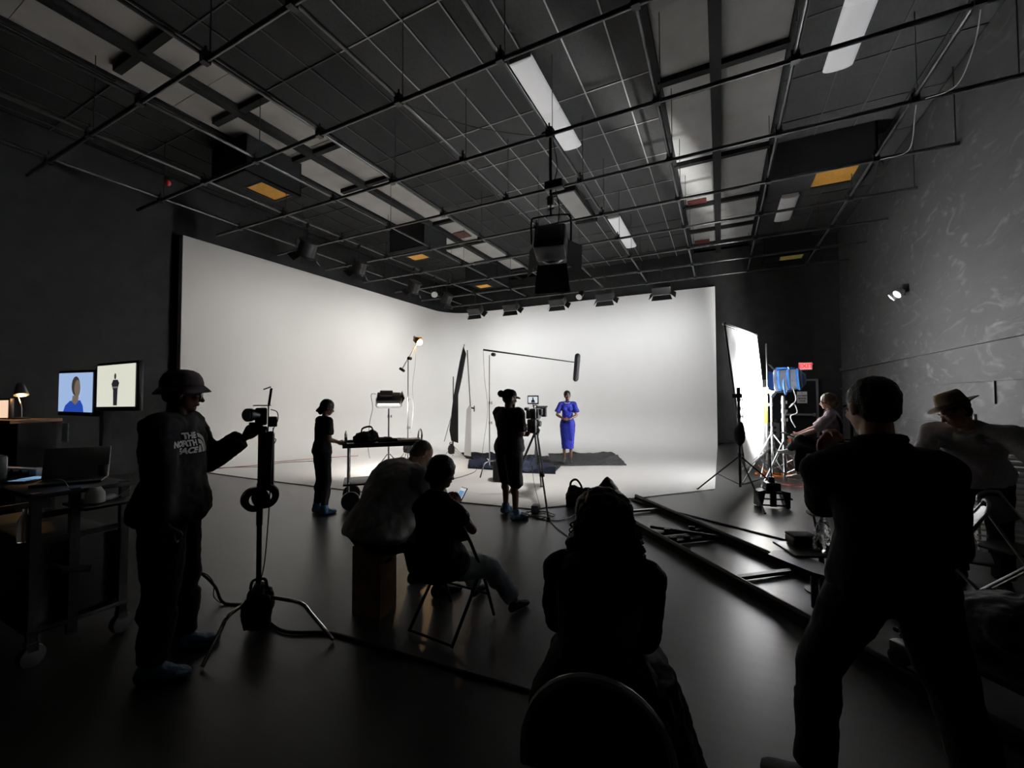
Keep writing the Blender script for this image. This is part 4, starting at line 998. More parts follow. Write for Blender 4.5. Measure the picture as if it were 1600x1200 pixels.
solo('camera_cable', MB().tube(bez([Dp(427, 668, 2.98), Dp(424, 720, 2.98), Dp(420, 800, 2.95), Dp(413, 880, 2.93), Dp(402, 930, 2.92), Dp(403, 955, 2.92)], 8), .004, 6), 'cable_black', 'thin black cable hanging down beside the camera stand pole', 'cable')
solo('floor_cable', MB().tube(bez([Zp(255, 905, .25), Zp(305, 893, .25), Zp(335, 915, .12), Zp(350, 942, .012), Zp(395, 948, .012), Zp(440, 985, .012), Zp(520, 990, .010), Zp(620, 1020, .010), Zp(810, 1075, .010), Zp(880, 1095, .010)], 10), .011, 6), 'cable_black', 'thick black cable lying across the floor from the camera stand', 'cable')
solo('loop_cable', MB().tube(bez([Zp(300, 893, .30), Zp(322, 897, .28), Zp(334, 912, .18), Zp(334, 932, .03), Zp(345, 942, .01)], 8), .004, 6), 'cable_black', 'thin looped cable beside the bucket hat man\'s knee', 'cable')

# ---- diffusion frame (8 by 8 foot) and its stands
FTL, FBL, FTR, FBR = Dp(1132, 506, 6.72), Dp(1164, 733, 6.80), Dp(1181, 524, 8.62), Dp(1201, 702, 8.70)
t = thing('diffusion_frame', 'large square frame of white silk glowing in front of the blue lamp', 'diffusion frame', (FBL + FBR) / 2)
fx = (FTR - FTL); fz = (FTL - FBL); fn = fx.cross(fz).normalized()
for a, b in ((FTL, FTR), (FBL, FBR), (FBL, FTL), (FBR, FTR)): part('frame_tube', MB().bar(a, b, .032, .032), 'alu', t, world=True)
for c_ in (FTL, FTR, FBL, FBR): part('corner', MB().ell(c_, .035, None, 10, 6), 'steel', t, world=True)
random.seed(2); nx, nz = 26, 26; vs = []; fs = []
for j in range(nz + 1):
    for i in range(nx + 1):
        u_, w_ = i / nx, j / nz; p = (FBL.lerp(FBR, u_)).lerp(FTL.lerp(FTR, u_), w_); e = min(u_, 1 - u_, w_, 1 - w_)
        p = p.lerp((FBL + FTR) / 2, .03) + fn * (min(1, e * 8) * (.022 * sin(9 * u_ + 7 * w_) + .018 * sin(17 * (u_ - w_)) * w_)); vs.append(p)
for j in range(nz):
    for i in range(nx): a = j * (nx + 1) + i; fs.append((a, a + 1, a + nx + 2, a + nx + 1))
part('silk', MB().add(vs, fs), 'silk', t, world=True, ang=180)
for i in range(9):
    for a, b in ((FTL, FTR), (FBL, FBR)): q = a.lerp(b, (i + .5) / 9); part('tie', MB().tube([q, q.lerp((FTL + FBR) / 2, .03)], .006, 5), 'white_paper', t, world=True)

bA = Zp(1157, 781); bA.z = 0
t = thing('light_stand', 'black tripod stand in front of the white silk frame', 'stand', bA, 0, 'light stands')
aL = atan2(*(Zp(1087, 765) - bA).yx); aR = atan2(*(Zp(1178, 793) - bA).yx)
tripod_legs(t, .66, .78, (aL, aR, aL - 2.1), 'black_metal', .012, .24)
column(t, .20, 1.70, 'black_metal', .019, ((.70, .3), (1.15, .3), (1.30, .3), (1.42, .3), (1.56, .3)))
part('grip_head', MB().cyl((-.09, 0, 1.62), (.05, 0, 1.62), .035, seg=14).box((0, 0, 1.70), (.05, .05, .10)), 'black_metal', t)
part('weight_bag', organic(MB().ell((0, -.05, 1.0), (.085, .07, .16)).ell((.02, -.05, 1.12), (.05, .05, .10)), 'weight_bag', .012, 3, .02, .06), 'black_cloth', t)
bB = V((FBR.x + .02, FBR.y + .30, 0))
t = thing('light_stand', 'slim silver stand holding the far edge of the silk frame', 'stand', bB, 0, 'light stands')
tripod_legs(t, .62, .60, (.4, 2.5, 4.6), 'steel', .010); column(t, .2, 2.75, 'steel', .013, ((1.0, 0), (1.8, 0)))

# ---- blue lamp pushing through the silk, and chrome stands around it
HM = Zp(1227, 758); HM.z = 0; HC = (FTL + FBR) / 2 + (FTL + FBR - FTR - FBL) * 0
t = thing('crank_stand', 'thick chrome stand under the blue lamp', 'stand', HM, 0, 'light stands')
tripod_legs(t, .78, .62, (-.2, 1.9, 4.0), 'chrome', .017, .22); column(t, .06, 1.62, 'chrome', .032, ((.80, .2), (1.18, .2), (1.34, .2), (1.50, .2)))
LD = fn * (-1 if fn.dot(FTL - HM) < 0 else 1); LD = V((LD.x, LD.y, -.05)).normalized(); HL = HM + V((-.06, 0, 1.90)) - LD * .10
t = thing('blue_lamp', 'blue and silver studio lamp on the chrome stand, aimed at the silk', 'studio lamp', HM + V((0, 0, 1.62)))
part('housing', MB().lathe([(.13, -.26), (.16, -.24), (.185, -.16), (.185, .10), (.20, .12), (.20, .16)], HL, LD, 24), 'lamp_silver', t, world=True)
for zz in (-.20, -.06, .09): part('blue_band', MB().lathe([(.186, -.02), (.196, -.02), (.196, .02), (.186, .02)], HL + LD * zz, LD, 24, close=True), 'lamp_blue', t, world=True)
part('back_cap', MB().lathe([(.0, -.31), (.09, -.30), (.13, -.26)], HL, LD, 20), 'lamp_blue', t, world=True)
part('front_lens', MB().lathe([(.0, .17), (.12, .165), (.185, .15)], HL, LD, 24), 'hmi_lens' if 'hmi_lens' in MATS else 'led_face', t, world=True)
lx, ly, _ = frame(LD)
for a in range(4):
    d = (lx if a % 2 == 0 else ly) * (1 if a < 2 else -1); e = (ly if a % 2 == 0 else lx)
    c0 = HL + LD * .16 + d * .20; c1 = c0 + LD * .07 + d * .10; w0, w1 = .15, .17
    part('barn_door', MB().add([c0 - e * w0, c0 + e * w0, c1 + e * w1, c1 - e * w1, c0 - e * w0 + d * .006, c0 + e * w0 + d * .006, c1 + e * w1 + d * .006, c1 - e * w1 + d * .006], [(0, 1, 2, 3), (7, 6, 5, 4), (0, 4, 5, 1), (1, 5, 6, 2), (2, 6, 7, 3), (3, 7, 4, 0)]), ('lamp_blue', 'lamp_silver')[a % 2], t, world=True)
ring = [HL + lx * .225 * cos(a) + V((0, 0, -1)) * .26 * sin(a) for a in [pi * i / 16 for i in range(17)]]
part('yoke', MB().tube(ring, .014, 8), 'lamp_blue', t, world=True)
part('top_bracket', MB().bbox((HL + V((0, 0, .21))), (.30, .05, .04), None, .008), 'lamp_blue', t, world=True)
part('bright_latch', MB().ell(HL + V((.05, -.06, .215)), .022, None, 12, 8), 'chrome', t, world=True)
part('power_cord', MB().tube(bez([HL + V((.1, -.1, -.16)), HL + V((.13, -.14, -.36)), HL + V((.03, -.15, -.50)), HL + V((.10, -.13, -.42)), HL + V((.15, -.12, -.58)), HL + V((.05, -.1, -.66)), HL + V((.12, -.1, -.85))], 8), .010, 6), 'cable_white', t, world=True)
area('blue_lamp_beam', HL + LD * .20, HL + LD * 2, 3200, .34, .34, (1, .99, .97), 158)
b3 = Zp(1208, 752); b3.z = 0
t = thing('light_stand', 'chrome stand left of the blue lamp stand', 'stand', b3, 0, 'light stands')
tripod_legs(t, .88, .72, (-.6, 1.3, 3.9), 'chrome', .014, .24); column(t, .15, 1.68, 'chrome', .022, ((.92, 3), (1.45, 3)))
part('grip_arm', MB().tube([(-.28, 0, 1.66), (.34, .1, 1.70)], .012, 8).cyl((-.03, 0, 1.68), (.06, 0, 1.68), .04, seg=14), 'steel', t)
b4 = Zp(1199, 742); b4.z = 0
t = thing('light_stand', 'stand with a yellow painted upper tube beside the silk frame', 'stand', b4, 0, 'light stands')
tripod_legs(t, .60, .50, (.2, 2.2, 4.4), 'steel', .012); column(t, .15, 1.05, 'white_metal', .018); part('yellow_tube', MB().cyl((0, 0, 1.05), (0, 0, 1.72), .026, seg=12), 'yellow_paint', t)
part('clamp', MB().bbox((0, 0, 1.74), (.16, .07, .10), bev=.015), 'white_metal', t)
# floor lamp head with slotted barn doors
bl = Zp(1207, 793); bl.z = 0
t = thing('floor_lamp_head', 'black slotted lamp head standing on the floor before the silk frame', 'lamp', bl, .25)
part('head', MB().bbox((0, .02, .30), (.20, .17, .13), bev=.02).cyl((0, .02, .36), (0, .02, .44), .05, .035), 'black_metal', t)
for q in (-1, 1): part('side_door', MB().add([V((q * a, b, c)) for a, b, c in ((.10, -.07, .26), (.10, .10, .26), (.21, .10, .24), (.21, -.08, .24), (.16, -.07, .0), (.17, .10, .0), (.21, .12, .02), (.20, -.09, .02))], [(0, 1, 2, 3), (7, 6, 5, 4), (0, 4, 5, 1), (1, 5, 6, 2), (2, 6, 7, 3), (3, 7, 4, 0)]), 'black_metal', t)
for z in (.04, .13, .215): part('slat', MB().bar((-.17, -.03, z), (.17, -.03, z), .035, .022), 'black_metal', t)
part('centre_post', MB().bar((0, -.03, .02), (0, -.03, .25), .08, .03), 'black_metal', t)
part('spigot', MB().cyl((0, .02, .44), (.02, .10, .68), .010, seg=8), 'black_metal', t)
# cables and ballast boxes around the lamp
random.seed(11)
def scribble(c, r, n, z=.012, sq=.5):
    pts = [V(c) + V((cos(i * 1.15 + random.random()) * r * random.uniform(.4, 1), sin(i * 1.15 + random.random()) * r * sq * random.uniform(.4, 1), z + .006 * (i % 3))) for i in range(n)]; return bez(pts, 8)
solo('orange_cable', MB().tube(scribble(Zp(1235, 745), .62, 9), .010, 6), 'cable_orange', 'tangled orange cable on the floor under the chrome stands', 'cable')
solo('red_cable', MB().tube(scribble(Zp(1250, 761), .42, 10), .006, 6), 'cable_red', 'thin red cable coils on the floor right of the chrome stands', 'cable')
solo('orange_strap', MB().tube(bez([Zp(1185, 727), Zp(1205, 741, .02), Zp(1230, 744, .02), Zp(1262, 735, .02)], 8), .018, 6), 'cable_orange', 'thick orange cable stretched before the chrome stands', 'cable')
solo('dark_plank', MB().bar(Zp(1247, 748, .03), Zp(1300, 757, .03), .16, .045, (0, 0, 1)), 'black_matte', 'flat black plank lying on the floor by the red cable', 'board')
bx = Zp(1200, 708); bx.z = 0
t = thing('ballast_stack', 'grey ballast unit with dials on a black case behind the silk frame', 'ballast', bx, .1)
part('case', MB().bbox((0, 0, .22), (.55, .45, .44), bev=.02), 'black_plastic', t); part('unit', MB().bbox((.02, 0, .66), (.48, .36, .40), bev=.02), 'steel', t)
for i in range(3):
    for j in range(2): part('dial', MB().cyl((-.12 + .13 * i, -.19, .60 + .14 * j), (-.12 + .13 * i, -.215, .60 + .14 * j), .035, seg=12), 'black_plastic', t)
for q in (-1, 1): part('handle', MB().tube(bez([(q * .2, -.1, .86), (q * .2, -.1, .93), (q * .2, .1, .93), (q * .2, .1, .86)], 5), .012, 6), 'black_metal', t)
ob = Zp(1244, 701); ob.z = 0
t = thing('orange_crate', 'small orange and white crate behind the chrome stands', 'crate', ob, .1)
part('crate_body', MB().bbox((0, 0, .17), (.34, .30, .30), bev=.01), 'cable_orange', t); part('crate_lid', MB().bbox((0, 0, .345), (.38, .33, .05), bev=.01), 'white_metal', t)
# ================================================================== STAGE GEAR
def rotz(a): return Matrix.Rotation(a, 3, 'Z')
# ---- gear cart
A0 = V((-5.02, 4.42, 0)); A1 = V((-4.22, 5.26, 0)); ca = (A1 - A0); CL = ca.length; rz = atan2(ca.y, ca.x)
t = thing('gear_cart', 'two-level rolling gear cart with big wheels beside the standing woman', 'cart', (A0 + A1) / 2, rz); W = .56
part('top_tray', MB().bbox((0, 0, .90), (CL, W, .03), bev=.006), 'black_plastic', t)
for s in (-1, 1):
    part('tray_lip', MB().bar((-CL / 2, s * W / 2, .925), (CL / 2, s * W / 2, .925), .014, .05, (0, 0, 1)), 'black_metal', t)
part('lower_shelf', MB().bbox((0, 0, .36), (CL * .98, W, .03), bev=.006), 'black_plastic', t)
for sx in (-1, 1):
    for sy in (-1, 1):
        part('post', MB().cyl((sx * CL * .43, sy * W * .44, .20), (sx * CL * .43, sy * W * .44, .90), .018, seg=10), 'alu', t)
        wx = sx * CL * .40; wh = part('wheel', MB().lathe([(.05, -.03), (.115, -.032), (.130, -.02), (.130, .02), (.115, .032), (.05, .03)], (wx, sy * W * .46, .131), (0, 1, 0), 24), 'black_plastic', t)
        part('hub', MB().lathe([(.0, -.035), (.045, -.035), (.045, .035), (.0, .035)], (wx, sy * W * .46, .131), (0, 1, 0), 16), 'black_metal', wh)
    for z in (.46, .56, .74): part('rung', MB().bar((sx * CL * .43, -W * .44, z), (sx * CL * .43, W * .44, z), .02, .035), 'alu', t)
    part('push_handle', MB().tube(bez([(sx * CL * .46, -.20, .90), (sx * CL * .47, -.19, 1.04), (sx * CL * .47, 0, 1.11), (sx * CL * .47, .19, 1.04), (sx * CL * .46, .20, .90)], 8), .014, 8), 'chrome', t)
part('axle', MB().cyl((-CL * .40, -W * .46, .131), (-CL * .40, W * .46, .131), .012).cyl((CL * .40, -W * .46, .131), (CL * .40, W * .46, .131), .012), 'steel', t)
tm = M_of(t)
def on_cart(x, y, z): return tm @ V((x, y, z))
mb = MB().ell((-.26, -.02, 1.0), (.19, .13, .10)).ell((-.18, -.02, 1.03), (.10, .10, .09)).ell((-.36, .02, .98), (.09, .10, .08))
b = thing('equipment_bag', 'black soft equipment bag on top of the gear cart', 'bag', on_cart(-.27, -.02, .915), rz)
me = organic(mb, 'bag_body', .012, 2, .04, .05); me.transform(Matrix.Translation((.27, .02, -.915))); part('bag_body', me, 'black_cloth', b)
for yy in (-.06, .06): part('bag_handle', MB().tube(bez([(-.06, yy, .14), (-.04, yy, .23), (.08, yy, .25), (.12, yy, .14)], 6), .010, 6), 'black_cloth', b)
solo('folded_cloth', organic(MB().bbox(on_cart(.12, .02, .945), (.42, .30, .05), rotz(rz), .02).bbox(on_cart(.0, .04, .975), (.25, .22, .04), rotz(rz), .02), 'folded_cloth', .012, 2, .02, .06), 'cloth_black', 'dark folded cloth on the gear cart between bag and white case', 'cloth')
solo('white_case', MB().bbox(on_cart(.36, -.08, .945), (.34, .22, .055), rotz(rz), .01), 'white_metal', 'flat white case at the right end of the gear cart', 'case')
solo('small_box', MB().bbox(on_cart(.33, -.06, .615 - .21), (.26, .2, .06), rotz(rz), .01), 'dark_red', 'low dark red box on the lower shelf of the gear cart', 'box')

# ---- LED panel lamp
b = Zp(607, 744); b.z = 0
t = thing('light_stand', 'thin stand under the black panel lamp left of centre', 'stand', b, 0, 'light stands')
tripod_legs(t, .45, .45, (.3, 2.4, 4.5), 'steel', .011); column(t, .15, 1.38, 'steel', .018, ((1.22, .4),))
yl = V((-.60, .80, 0)).normalized()                                     # throws towards the back of the cyclorama
t = thing('panel_lamp', 'black box lamp with open lit underside on a stand left of centre', 'studio lamp', b + V((0, 0, 1.38)), atan2(yl.y, yl.x) - pi / 2)
Rt = Matrix.Rotation(radians(-38), 3, 'X')
part('lamp_box', MB().bbox((0, 0, .20), (.46, .16, .22), Rt, .015), 'black_metal', t)
part('rear_unit', MB().bbox((-.04, -.09, .29), (.25, .12, .12), Rt, .015), 'black_plastic', t)
part('lit_face', MB().box(V((0, .0, .20)) + Rt @ V((0, .083, -.0)), (.42, .004, .20), Rt), 'led_face', t)
part('lit_edge', MB().box(V((0, .0, .20)) + Rt @ V((0, .045, -.113)), (.42, .05, .004), Rt), 'led_face', t)
part('badge', MB().box(V((-.02, 0, .20)) + Rt @ V((0, -.083, .0)), (.07, .004, .02), Rt), 'lens_white', t)
part('side_door', MB().box((.25, .07, .22), (.006, .20, .20), Matrix.Rotation(.5, 3, 'Z') @ Rt), 'black_metal', t)
part('yoke', MB().tube([(-.25, 0, .22), (-.25, 0, .05), (-.22, 0, .02), (.22, 0, .02), (.25, 0, .05), (.25, 0, .22)], .010, 8), 'alu', t)
part('power_cord', MB().tube(bez([(-.25, -.05, .30), (-.34, -.06, .28), (-.31, -.06, .02), (-.36, -.06, -.25), (-.40, -.05, -.70), (-.36, -.05, -1.0)], 8), .007, 6), 'cable_white', t)
pl = M_of(t); area('panel_lamp_beam', pl @ V((0, .16, .10)), pl @ V((0, 1.4, -1.0)), 40, .40, .18, (1, .93, .86), 150)

# ---- boom arm lamp
b = Zp(637, 737); b.z = 0; dep = (b - CAMP).dot(_f)
t = thing('light_stand', 'tall slim silver stand with a tilted boom arm carrying a warm lamp', 'stand', b, 0, 'light stands')
tripod_legs(t, .5, .45, (.9, 3.0, 5.1), 'steel', .010); top = Dp(640, 560, dep) - b
column(t, .15, top.z, 'steel', .013, ((.95, 0), (1.55, 0)))
a0, a1 = Dp(628, 577, dep) - b, Dp(652, 536, dep) - b
part('boom_arm', MB().tube([a0, a1], .011, 8), 'white_metal', t); part('counterweight', MB().cyl(a0 + V((-.05, 0, .02)), a0 + V((.06, 0, -.04)), .03, seg=12), 'black_metal', t)
part('grip_head', MB().cyl(top - V((0, .04, 0)), top + V((0, .04, 0)), .035, seg=12), 'black_metal', t)
L0 = Dp(653, 533, dep); ld = V((.62, .15, -.45)).normalized()
t = thing('warm_lamp', 'small warm glowing lamp at the tip of the boom arm', 'lamp', L0)
part('lamp_shell', MB().lathe([(.025, -.10), (.055, -.09), (.07, -.02), (.075, .03)], V(), ld, 18), 'wood_desk', t)
part('bulb', MB().lathe([(.0, .10), (.04, .095), (.068, .055), (.07, .0), (.0, -.02)], V(), ld, 18), 'bulb', t)
for s in (-1, 1): part('lamp_flap', MB().box(V((0, 0, .0)) + V((-.03, s * .09, .06)), (.10, .006, .08), Matrix.Rotation(.6 * s, 3, 'Z')), 'wood_desk', t)
part('lamp_cord', MB().tube(bez([V((-.05, 0, -.04)), V((-.09, .02, -.5)), V((-.16, .02, -.95)), V((-.14, .02, -1.5)), V((-.20, .02, -2.0))], 8), .004, 6), 'cable_white', t)
point('warm_lamp_light', L0 + ld * .16, 12, .07, (1, .62, .28))
s_ = b + V((.12, -.25, .42)); sandbag('dark sandbag on the foot of the boom arm stand', (b.x + .10, b.y - .12, .60), 1.2, .8)

# ---- flags and their stands
fb = Zp(708, 716); fb.z = 0; dep = (fb - CAMP).dot(_f)
t = thing('flag_stand', 'dark stand with sandbag legs holding the tall black flag', 'stand', fb, 0, 'flag stands')
tripod_legs(t, .30, .36, (.2, 2.2, 4.3), 'steel', .011, .2); column(t, .2, 2.15, 'black_metal', .013, ((1.25, 2.6),))
part('tilted_arm', MB().tube([Dp(694, 690, dep) - fb, Dp(708, 640, dep) - fb], .010, 8), 'steel', t)
sandbag('black sandbag over the foot of the tall flag stand', (fb.x, fb.y - .08, .34), .6, .95)
t = thing('black_flag', 'tall narrow black fabric flag seen edge-on near centre', 'flag', fb + V((0, 0, .4)))
o1 = [(724.5, 542), (728.5, 553), (722, 590), (716, 617), (716, 692), (706, 689), (703, 672), (709, 622), (713, 600), (719, 565)]
nrm = (_f * 1.0); vs = [Dp(x, y, dep - .10) for x, y in o1] + [Dp(x, y, dep + .14) + V((-.02, 0, 0)) for x, y in o1]; n = len(o1)
part('flag_cloth', MB().add(vs, [tuple(range(n)), tuple(reversed(range(n, 2 * n)))] + [(i, n + i, n + (i + 1) % n, (i + 1) % n) for i in range(n)]), 'cloth_black', t, world=True)
part('flag_rod', MB().tube([Dp(725.5, 538, dep), Dp(709.5, 620, dep), Dp(707, 700, dep)], .012, 6), 'black_metal', t, world=True)
fb2 = Zp(733, 719); fb2.z = 0; dep = (fb2 - CAMP).dot(_f)
t = thing('grey_flag', 'short grey fabric flag on a leaning pole beside the tall black flag', 'flag', fb2, 0)
o1 = [(733.5, 633), (736.5, 637), (736, 713), (725, 711), (729, 640)]
vs = [Dp(x, y, dep - .08) for x, y in o1] + [Dp(x, y, dep + .12) for x, y in o1]; n = len(o1)
part('flag_cloth', MB().add(vs, [tuple(range(n)), tuple(reversed(range(n, 2 * n)))] + [(i, n + i, n + (i + 1) % n, (i + 1) % n) for i in range(n)]), 'vest_grey', t, world=True)
part('pole', MB().tube([Dp(730, 547, dep), Dp(735, 634, dep), Dp(734, 715, dep)], .014, 8), 'black_metal', t, world=True)
part('clamp', MB().cyl(Dp(735, 637, dep), Dp(741, 638, dep), .022, seg=10).bar(Dp(741, 634, dep), Dp(741, 643, dep), .02, .02), 'black_metal', t, world=True)

# ---- microphone boom
mbp = Zp(765, 736); mbp.z = 0; dep = (mbp - CAMP).dot(_f)
t = thing('boom_stand', 'silver stand with chrome legs holding the long microphone boom', 'stand', mbp, 0, 'flag stands')
turtle(t, [Zp(750, 748) - mbp, V((.34, .12, 0)), V((-.28, .30, 0))], 'chrome', .22, .013); top = Dp(771, 554, dep) - mbp
column(t, .12, top.z, 'steel', .013, ((1.05, 0), (1.48, 0))); part('cradle', MB().cyl(top + V((0, -.04, 0)), top + V((0, .04, 0)), .04, seg=12), 'black_metal', t)
B0, B1 = Dp(755, 546.5, dep), Dp(897, 566, dep)
t = thing('microphone_boom', 'long thin boom pole with furry black microphone above the presenter', 'microphone', B0)
part('pole', MB().tube([B0, B0.lerp(B1, .25), B1], [.020, .017, .010], 8), 'black_metal', t, world=True)
m0, m1 = Dp(902.5, 556.5, dep), Dp(899.5, 592, dep)
part('windshield', MB().cap(m0, m1, .062, .060, 20), 'black_cloth', t, world=True)
part('mic_mount', MB().tube([B1, m0.lerp(m1, .35)], .012, 6), 'black_metal', t, world=True)
part('mic_cable', MB().tube(bez([B0, Dp(757, 590, dep), Dp(762, 640, dep), Dp(756, 690, dep), Dp(752, 718, dep)], 8), .004, 5), 'cable_black', t, world=True)

# ---- cloths on the cyclorama floor
def floor_cloth(name, poly, m, label, hgt=.05, seed=1, n=26):
    pts = [Zp(x, y) for x, y in poly]; xs = [p.x for p in pts]; ys = [p.y for p in pts]
    from mathutils.geometry import intersect_point_tri_2d
    def inside(x, y):
        c = False; k = len(pts)
        for i in range(k):
            a, b = pts[i], pts[i - 1]
            if (a.y > y) != (b.y > y) and x < (b.x - a.x) * (y - a.y) / (b.y - a.y) + a.x: c = not c
        return c
    def hz(x, y): return .020 + hgt * abs(mathutils.noise.noise(V((x * 2.2 + seed, y * 2.2, seed)))) + hgt * .5 * abs(mathutils.noise.noise(V((x * 6, y * 3 + seed, 3))))
    bm = bmesh.new(); vv = [bm.verts.new((p.x, p.y, 0)) for p in pts]; f = bm.faces.new(vv)
    bmesh.ops.triangulate(bm, faces=[f])
    for _ in range(5): bmesh.ops.subdivide_edges(bm, edges=[e for e in bm.edges if e.calc_length() > .09], cuts=1, use_grid_fill=True)
    bmesh.ops.triangulate(bm, faces=bm.faces)
    for v in bm.verts: v.co.z = hz(v.co.x, v.co.y)
    ext = bmesh.ops.extrude_face_region(bm, geom=list(bm.faces)); 
    for g in ext['geom']:
        if isinstance(g, bmesh.types.BMVert): g.co.z = .0155
    bmesh.ops.recalc_face_normals(bm, faces=bm.faces)
    me = bpy.data.meshes.new(name); bm.to_mesh(me); bm.free(); me.shade_smooth(); me.set_sharp_from_angle(angle=radians(60))
    return solo(name, me, m, label, 'cloth')
floor_cloth('black_cloth', [(860, 727.5), (868, 729.5), (930, 728.5), (979, 728.5), (961, 712), (952, 710), (942, 712.5), (905, 709.5), (857, 710.5)], 'cloth_black', 'black cloth spread under the presenter, to her right side', .10, 1)
floor_cloth('black_cloth', [(772, 733), (790, 737), (868, 738), (878, 728), (856, 728), (856, 716), (780, 713), (720, 709.5), (728, 717), (760, 724)], 'cloth_black', 'black cloth spread behind the camera operator', .12, 4)
floor_cloth('blue_blanket', [(731, 733), (775, 736), (790, 733), (768, 722), (745, 720), (735, 725)], 'blanket_blue', 'crumpled dark blue blanket beside the microphone stand', .30, 7)
floor_cloth('blue_blanket', [(808, 740), (868, 742), (846, 730), (838, 722), (818, 721), (808, 728)], 'blanket_blue', 'crumpled dark blue blanket right of the camera operator\'s legs', .26, 9)
solo('black_case', MB().bbox(Zp(781, 736, .22) + V((0, .1, 0)), (.34, .30, .38), rotz(.4), .03), 'black_cloth', 'square black bag behind the camera operator, by the microphone stand', 'bag')

# ---- cinema camera on tripod
TC = Zp(829, 776); TC.z = 0; dep = (TC - CAMP).dot(_f)
t = thing('tripod', 'black camera tripod with long legs beside the camera operator', 'tripod', TC)
hub = V((0, 0, 1.06)) + (Dp(838, 690, dep) - TC) * V((1, 1, 0)).length * 0 + V(((Dp(837, 690, dep) - TC).x, (Dp(837, 690, dep) - TC).y, 0))
for e in (Zp(857, 812) - TC, Zp(795, 772) - TC, Zp(846, 762) - TC):
    e = V((e.x, e.y, 0)); d = (e - hub).normalized(); mid = hub.lerp(e, .55); sd = d.cross(V((0, 0, 1))).normalized() * .022
    l = part('leg', MB().tube([hub + sd, mid + sd], .012, 8).tube([hub - sd, mid - sd], .012, 8).tube([mid - d * .06, e], .014, 8), 'black_metal', t)
    part('leg_lock', MB().bbox(mid, (.07, .05, .05), None, .01), 'black_plastic', l); part('foot', MB().ell(e + V((0, 0, .02)), (.03, .03, .02), None, 10, 6), 'black_plastic', l)
part('bowl', MB().lathe([(.03, -.06), (.06, -.03), (.075, .02), (.05, .05)], hub, (0, 0, 1), 18), 'black_metal', t)
part('fluid_head', MB().bbox(hub + V((0, 0, .12)), (.11, .12, .13), rotz(.4), .02).cyl(hub + V((-.09, 0, .12)), hub + V((.09, 0, .12)), .045, seg=16), 'black_metal', t)
pd = V((-.42, -.25, -.12)); part('pan_bar', MB().tube([hub + V((-.06, 0, .12)), hub + V((-.06, 0, .12)) + pd], .011, 8), 'black_metal', t)
part('spreader', MB().tube([hub + V((0, 0, -.06)), V((hub.x, hub.y, .55))], .012, 8), 'alu', t)
CH_ = TC + hub + V((0, 0, .19)); fwd = (V((-3.2, 9.3, 0)) - V((CH_.x, CH_.y, 0))).normalized(); crz = atan2(-fwd.x, fwd.y)
t = thing('cinema_camera', 'black cinema camera with small lit monitor on the tripod', 'camera', CH_, crz)
part('body', MB().bbox((0, -.02, .10), (.135, .22, .15), bev=.012), 'black_plastic', t)
part('base_plate', MB().box((0, 0, .012), (.09, .30, .02)), 'black_metal', t)
for s in (-1, 1): part('rod', MB().cyl((s * .03, -.15, .035), (s * .03, .42, .035), .0075, seg=8), 'steel', t)
part('lens', MB().lathe([(.045, .08), (.048, .20), (.055, .22), (.055, .30)], (0, 0, .10), (0, 1, 0), 20), 'black_metal', t)
part('matte_box', MB().box((0, .36, .10), (.19, .10, .15), taper=None).box((0, .41, .185), (.20, .14, .006), Matrix.Rotation(.25, 3, 'X')), 'black_metal', t)
part('battery', MB().bbox((0, -.17, .10), (.10, .07, .15), bev=.01), 'black_plastic', t)
part('side_unit', MB().bbox((-.10, -.06, .08), (.06, .12, .14), bev=.01).bbox((.10, -.06, .12), (.05, .10, .10), bev=.01), 'black_plastic', t)
part('top_handle', MB().tube(bez([(0, -.10, .175), (0, -.09, .225), (0, .07, .225), (0, .10, .175)], 5), .012, 8), 'black_metal', t)
part('follow_focus', MB().cyl((-.09, .12, .06), (-.125, .12, .06), .035, seg=16), 'black_plastic', t)
part('viewfinder', MB().bbox((-.12, -.10, .17), (.05, .14, .05), bev=.01), 'black_plastic', t)
part('lower_battery', MB().bbox((-.02, -.16, -.10), (.14, .10, .22), bev=.02), 'black_plastic', t)
for i, (a, b_) in enumerate((((.07, -.12, .15), (.05, -.15, -.10)), ((.03, -.14, .05), (.08, -.14, -.25)), ((-.04, -.20, .12), (-.06, -.18, -.12)))):
    part('lead', MB().tube(bez([a, V(a).lerp(V(b_), .5) + V((.04, -.03, -.04)), b_], 8), .004, 6), 'cable_white' if i == 0 else 'cable_black', t)
MS = V((-.03, -.04, .265)); part('monitor_casing', MB().bbox(MS + V((0, 0, .05)), (.185, .022, .140), None, .006).cyl(MS + V((0, 0, -.06)), MS + V((0, 0, 0)), .008), 'black_plastic', t)
CAMMON = (t, MS + V((0, -.0135, .05)))
solo('camera_leads', MB().tube(bez([CH_ + V((0, -.06, 0)), CH_ + V((.03, -.1, -.5)), CH_ + V((-.06, -.12, -.75)), CH_ + V((-.02, -.12, -.85)), CH_ + V((.0, -.14, -.72)), CH_ + V((.02, -.12, -1.0)), Zp(846, 800, .012)], 8), .004, 6), 'cable_black', 'thin dangling cable with a loop under the cinema camera', 'cable')
random.seed(4)
solo('cable_coil', MB().tube(scribble(Zp(843, 805), .28, 12, .010, .7), .006, 6), 'cable_black', 'coiled black cable on the floor at the tripod foot', 'cable')
solo('floor_cable', MB().tube(bez([Zp(815, 800, .008), Zp(850, 812, .008), Zp(880, 812, .008), Zp(905, 800, .008)], 8), .006, 6), 'cable_black', 'thin black cable running from the tripod foot to the right', 'cable')
solo('floor_cable', MB().tube(bez([Zp(860, 815, .008), Zp(870, 825, .008), Zp(890, 840, .008)], 8), .006, 6), 'cable_black', 'short black cable leading from the tripod foot towards the seated woman', 'cable')
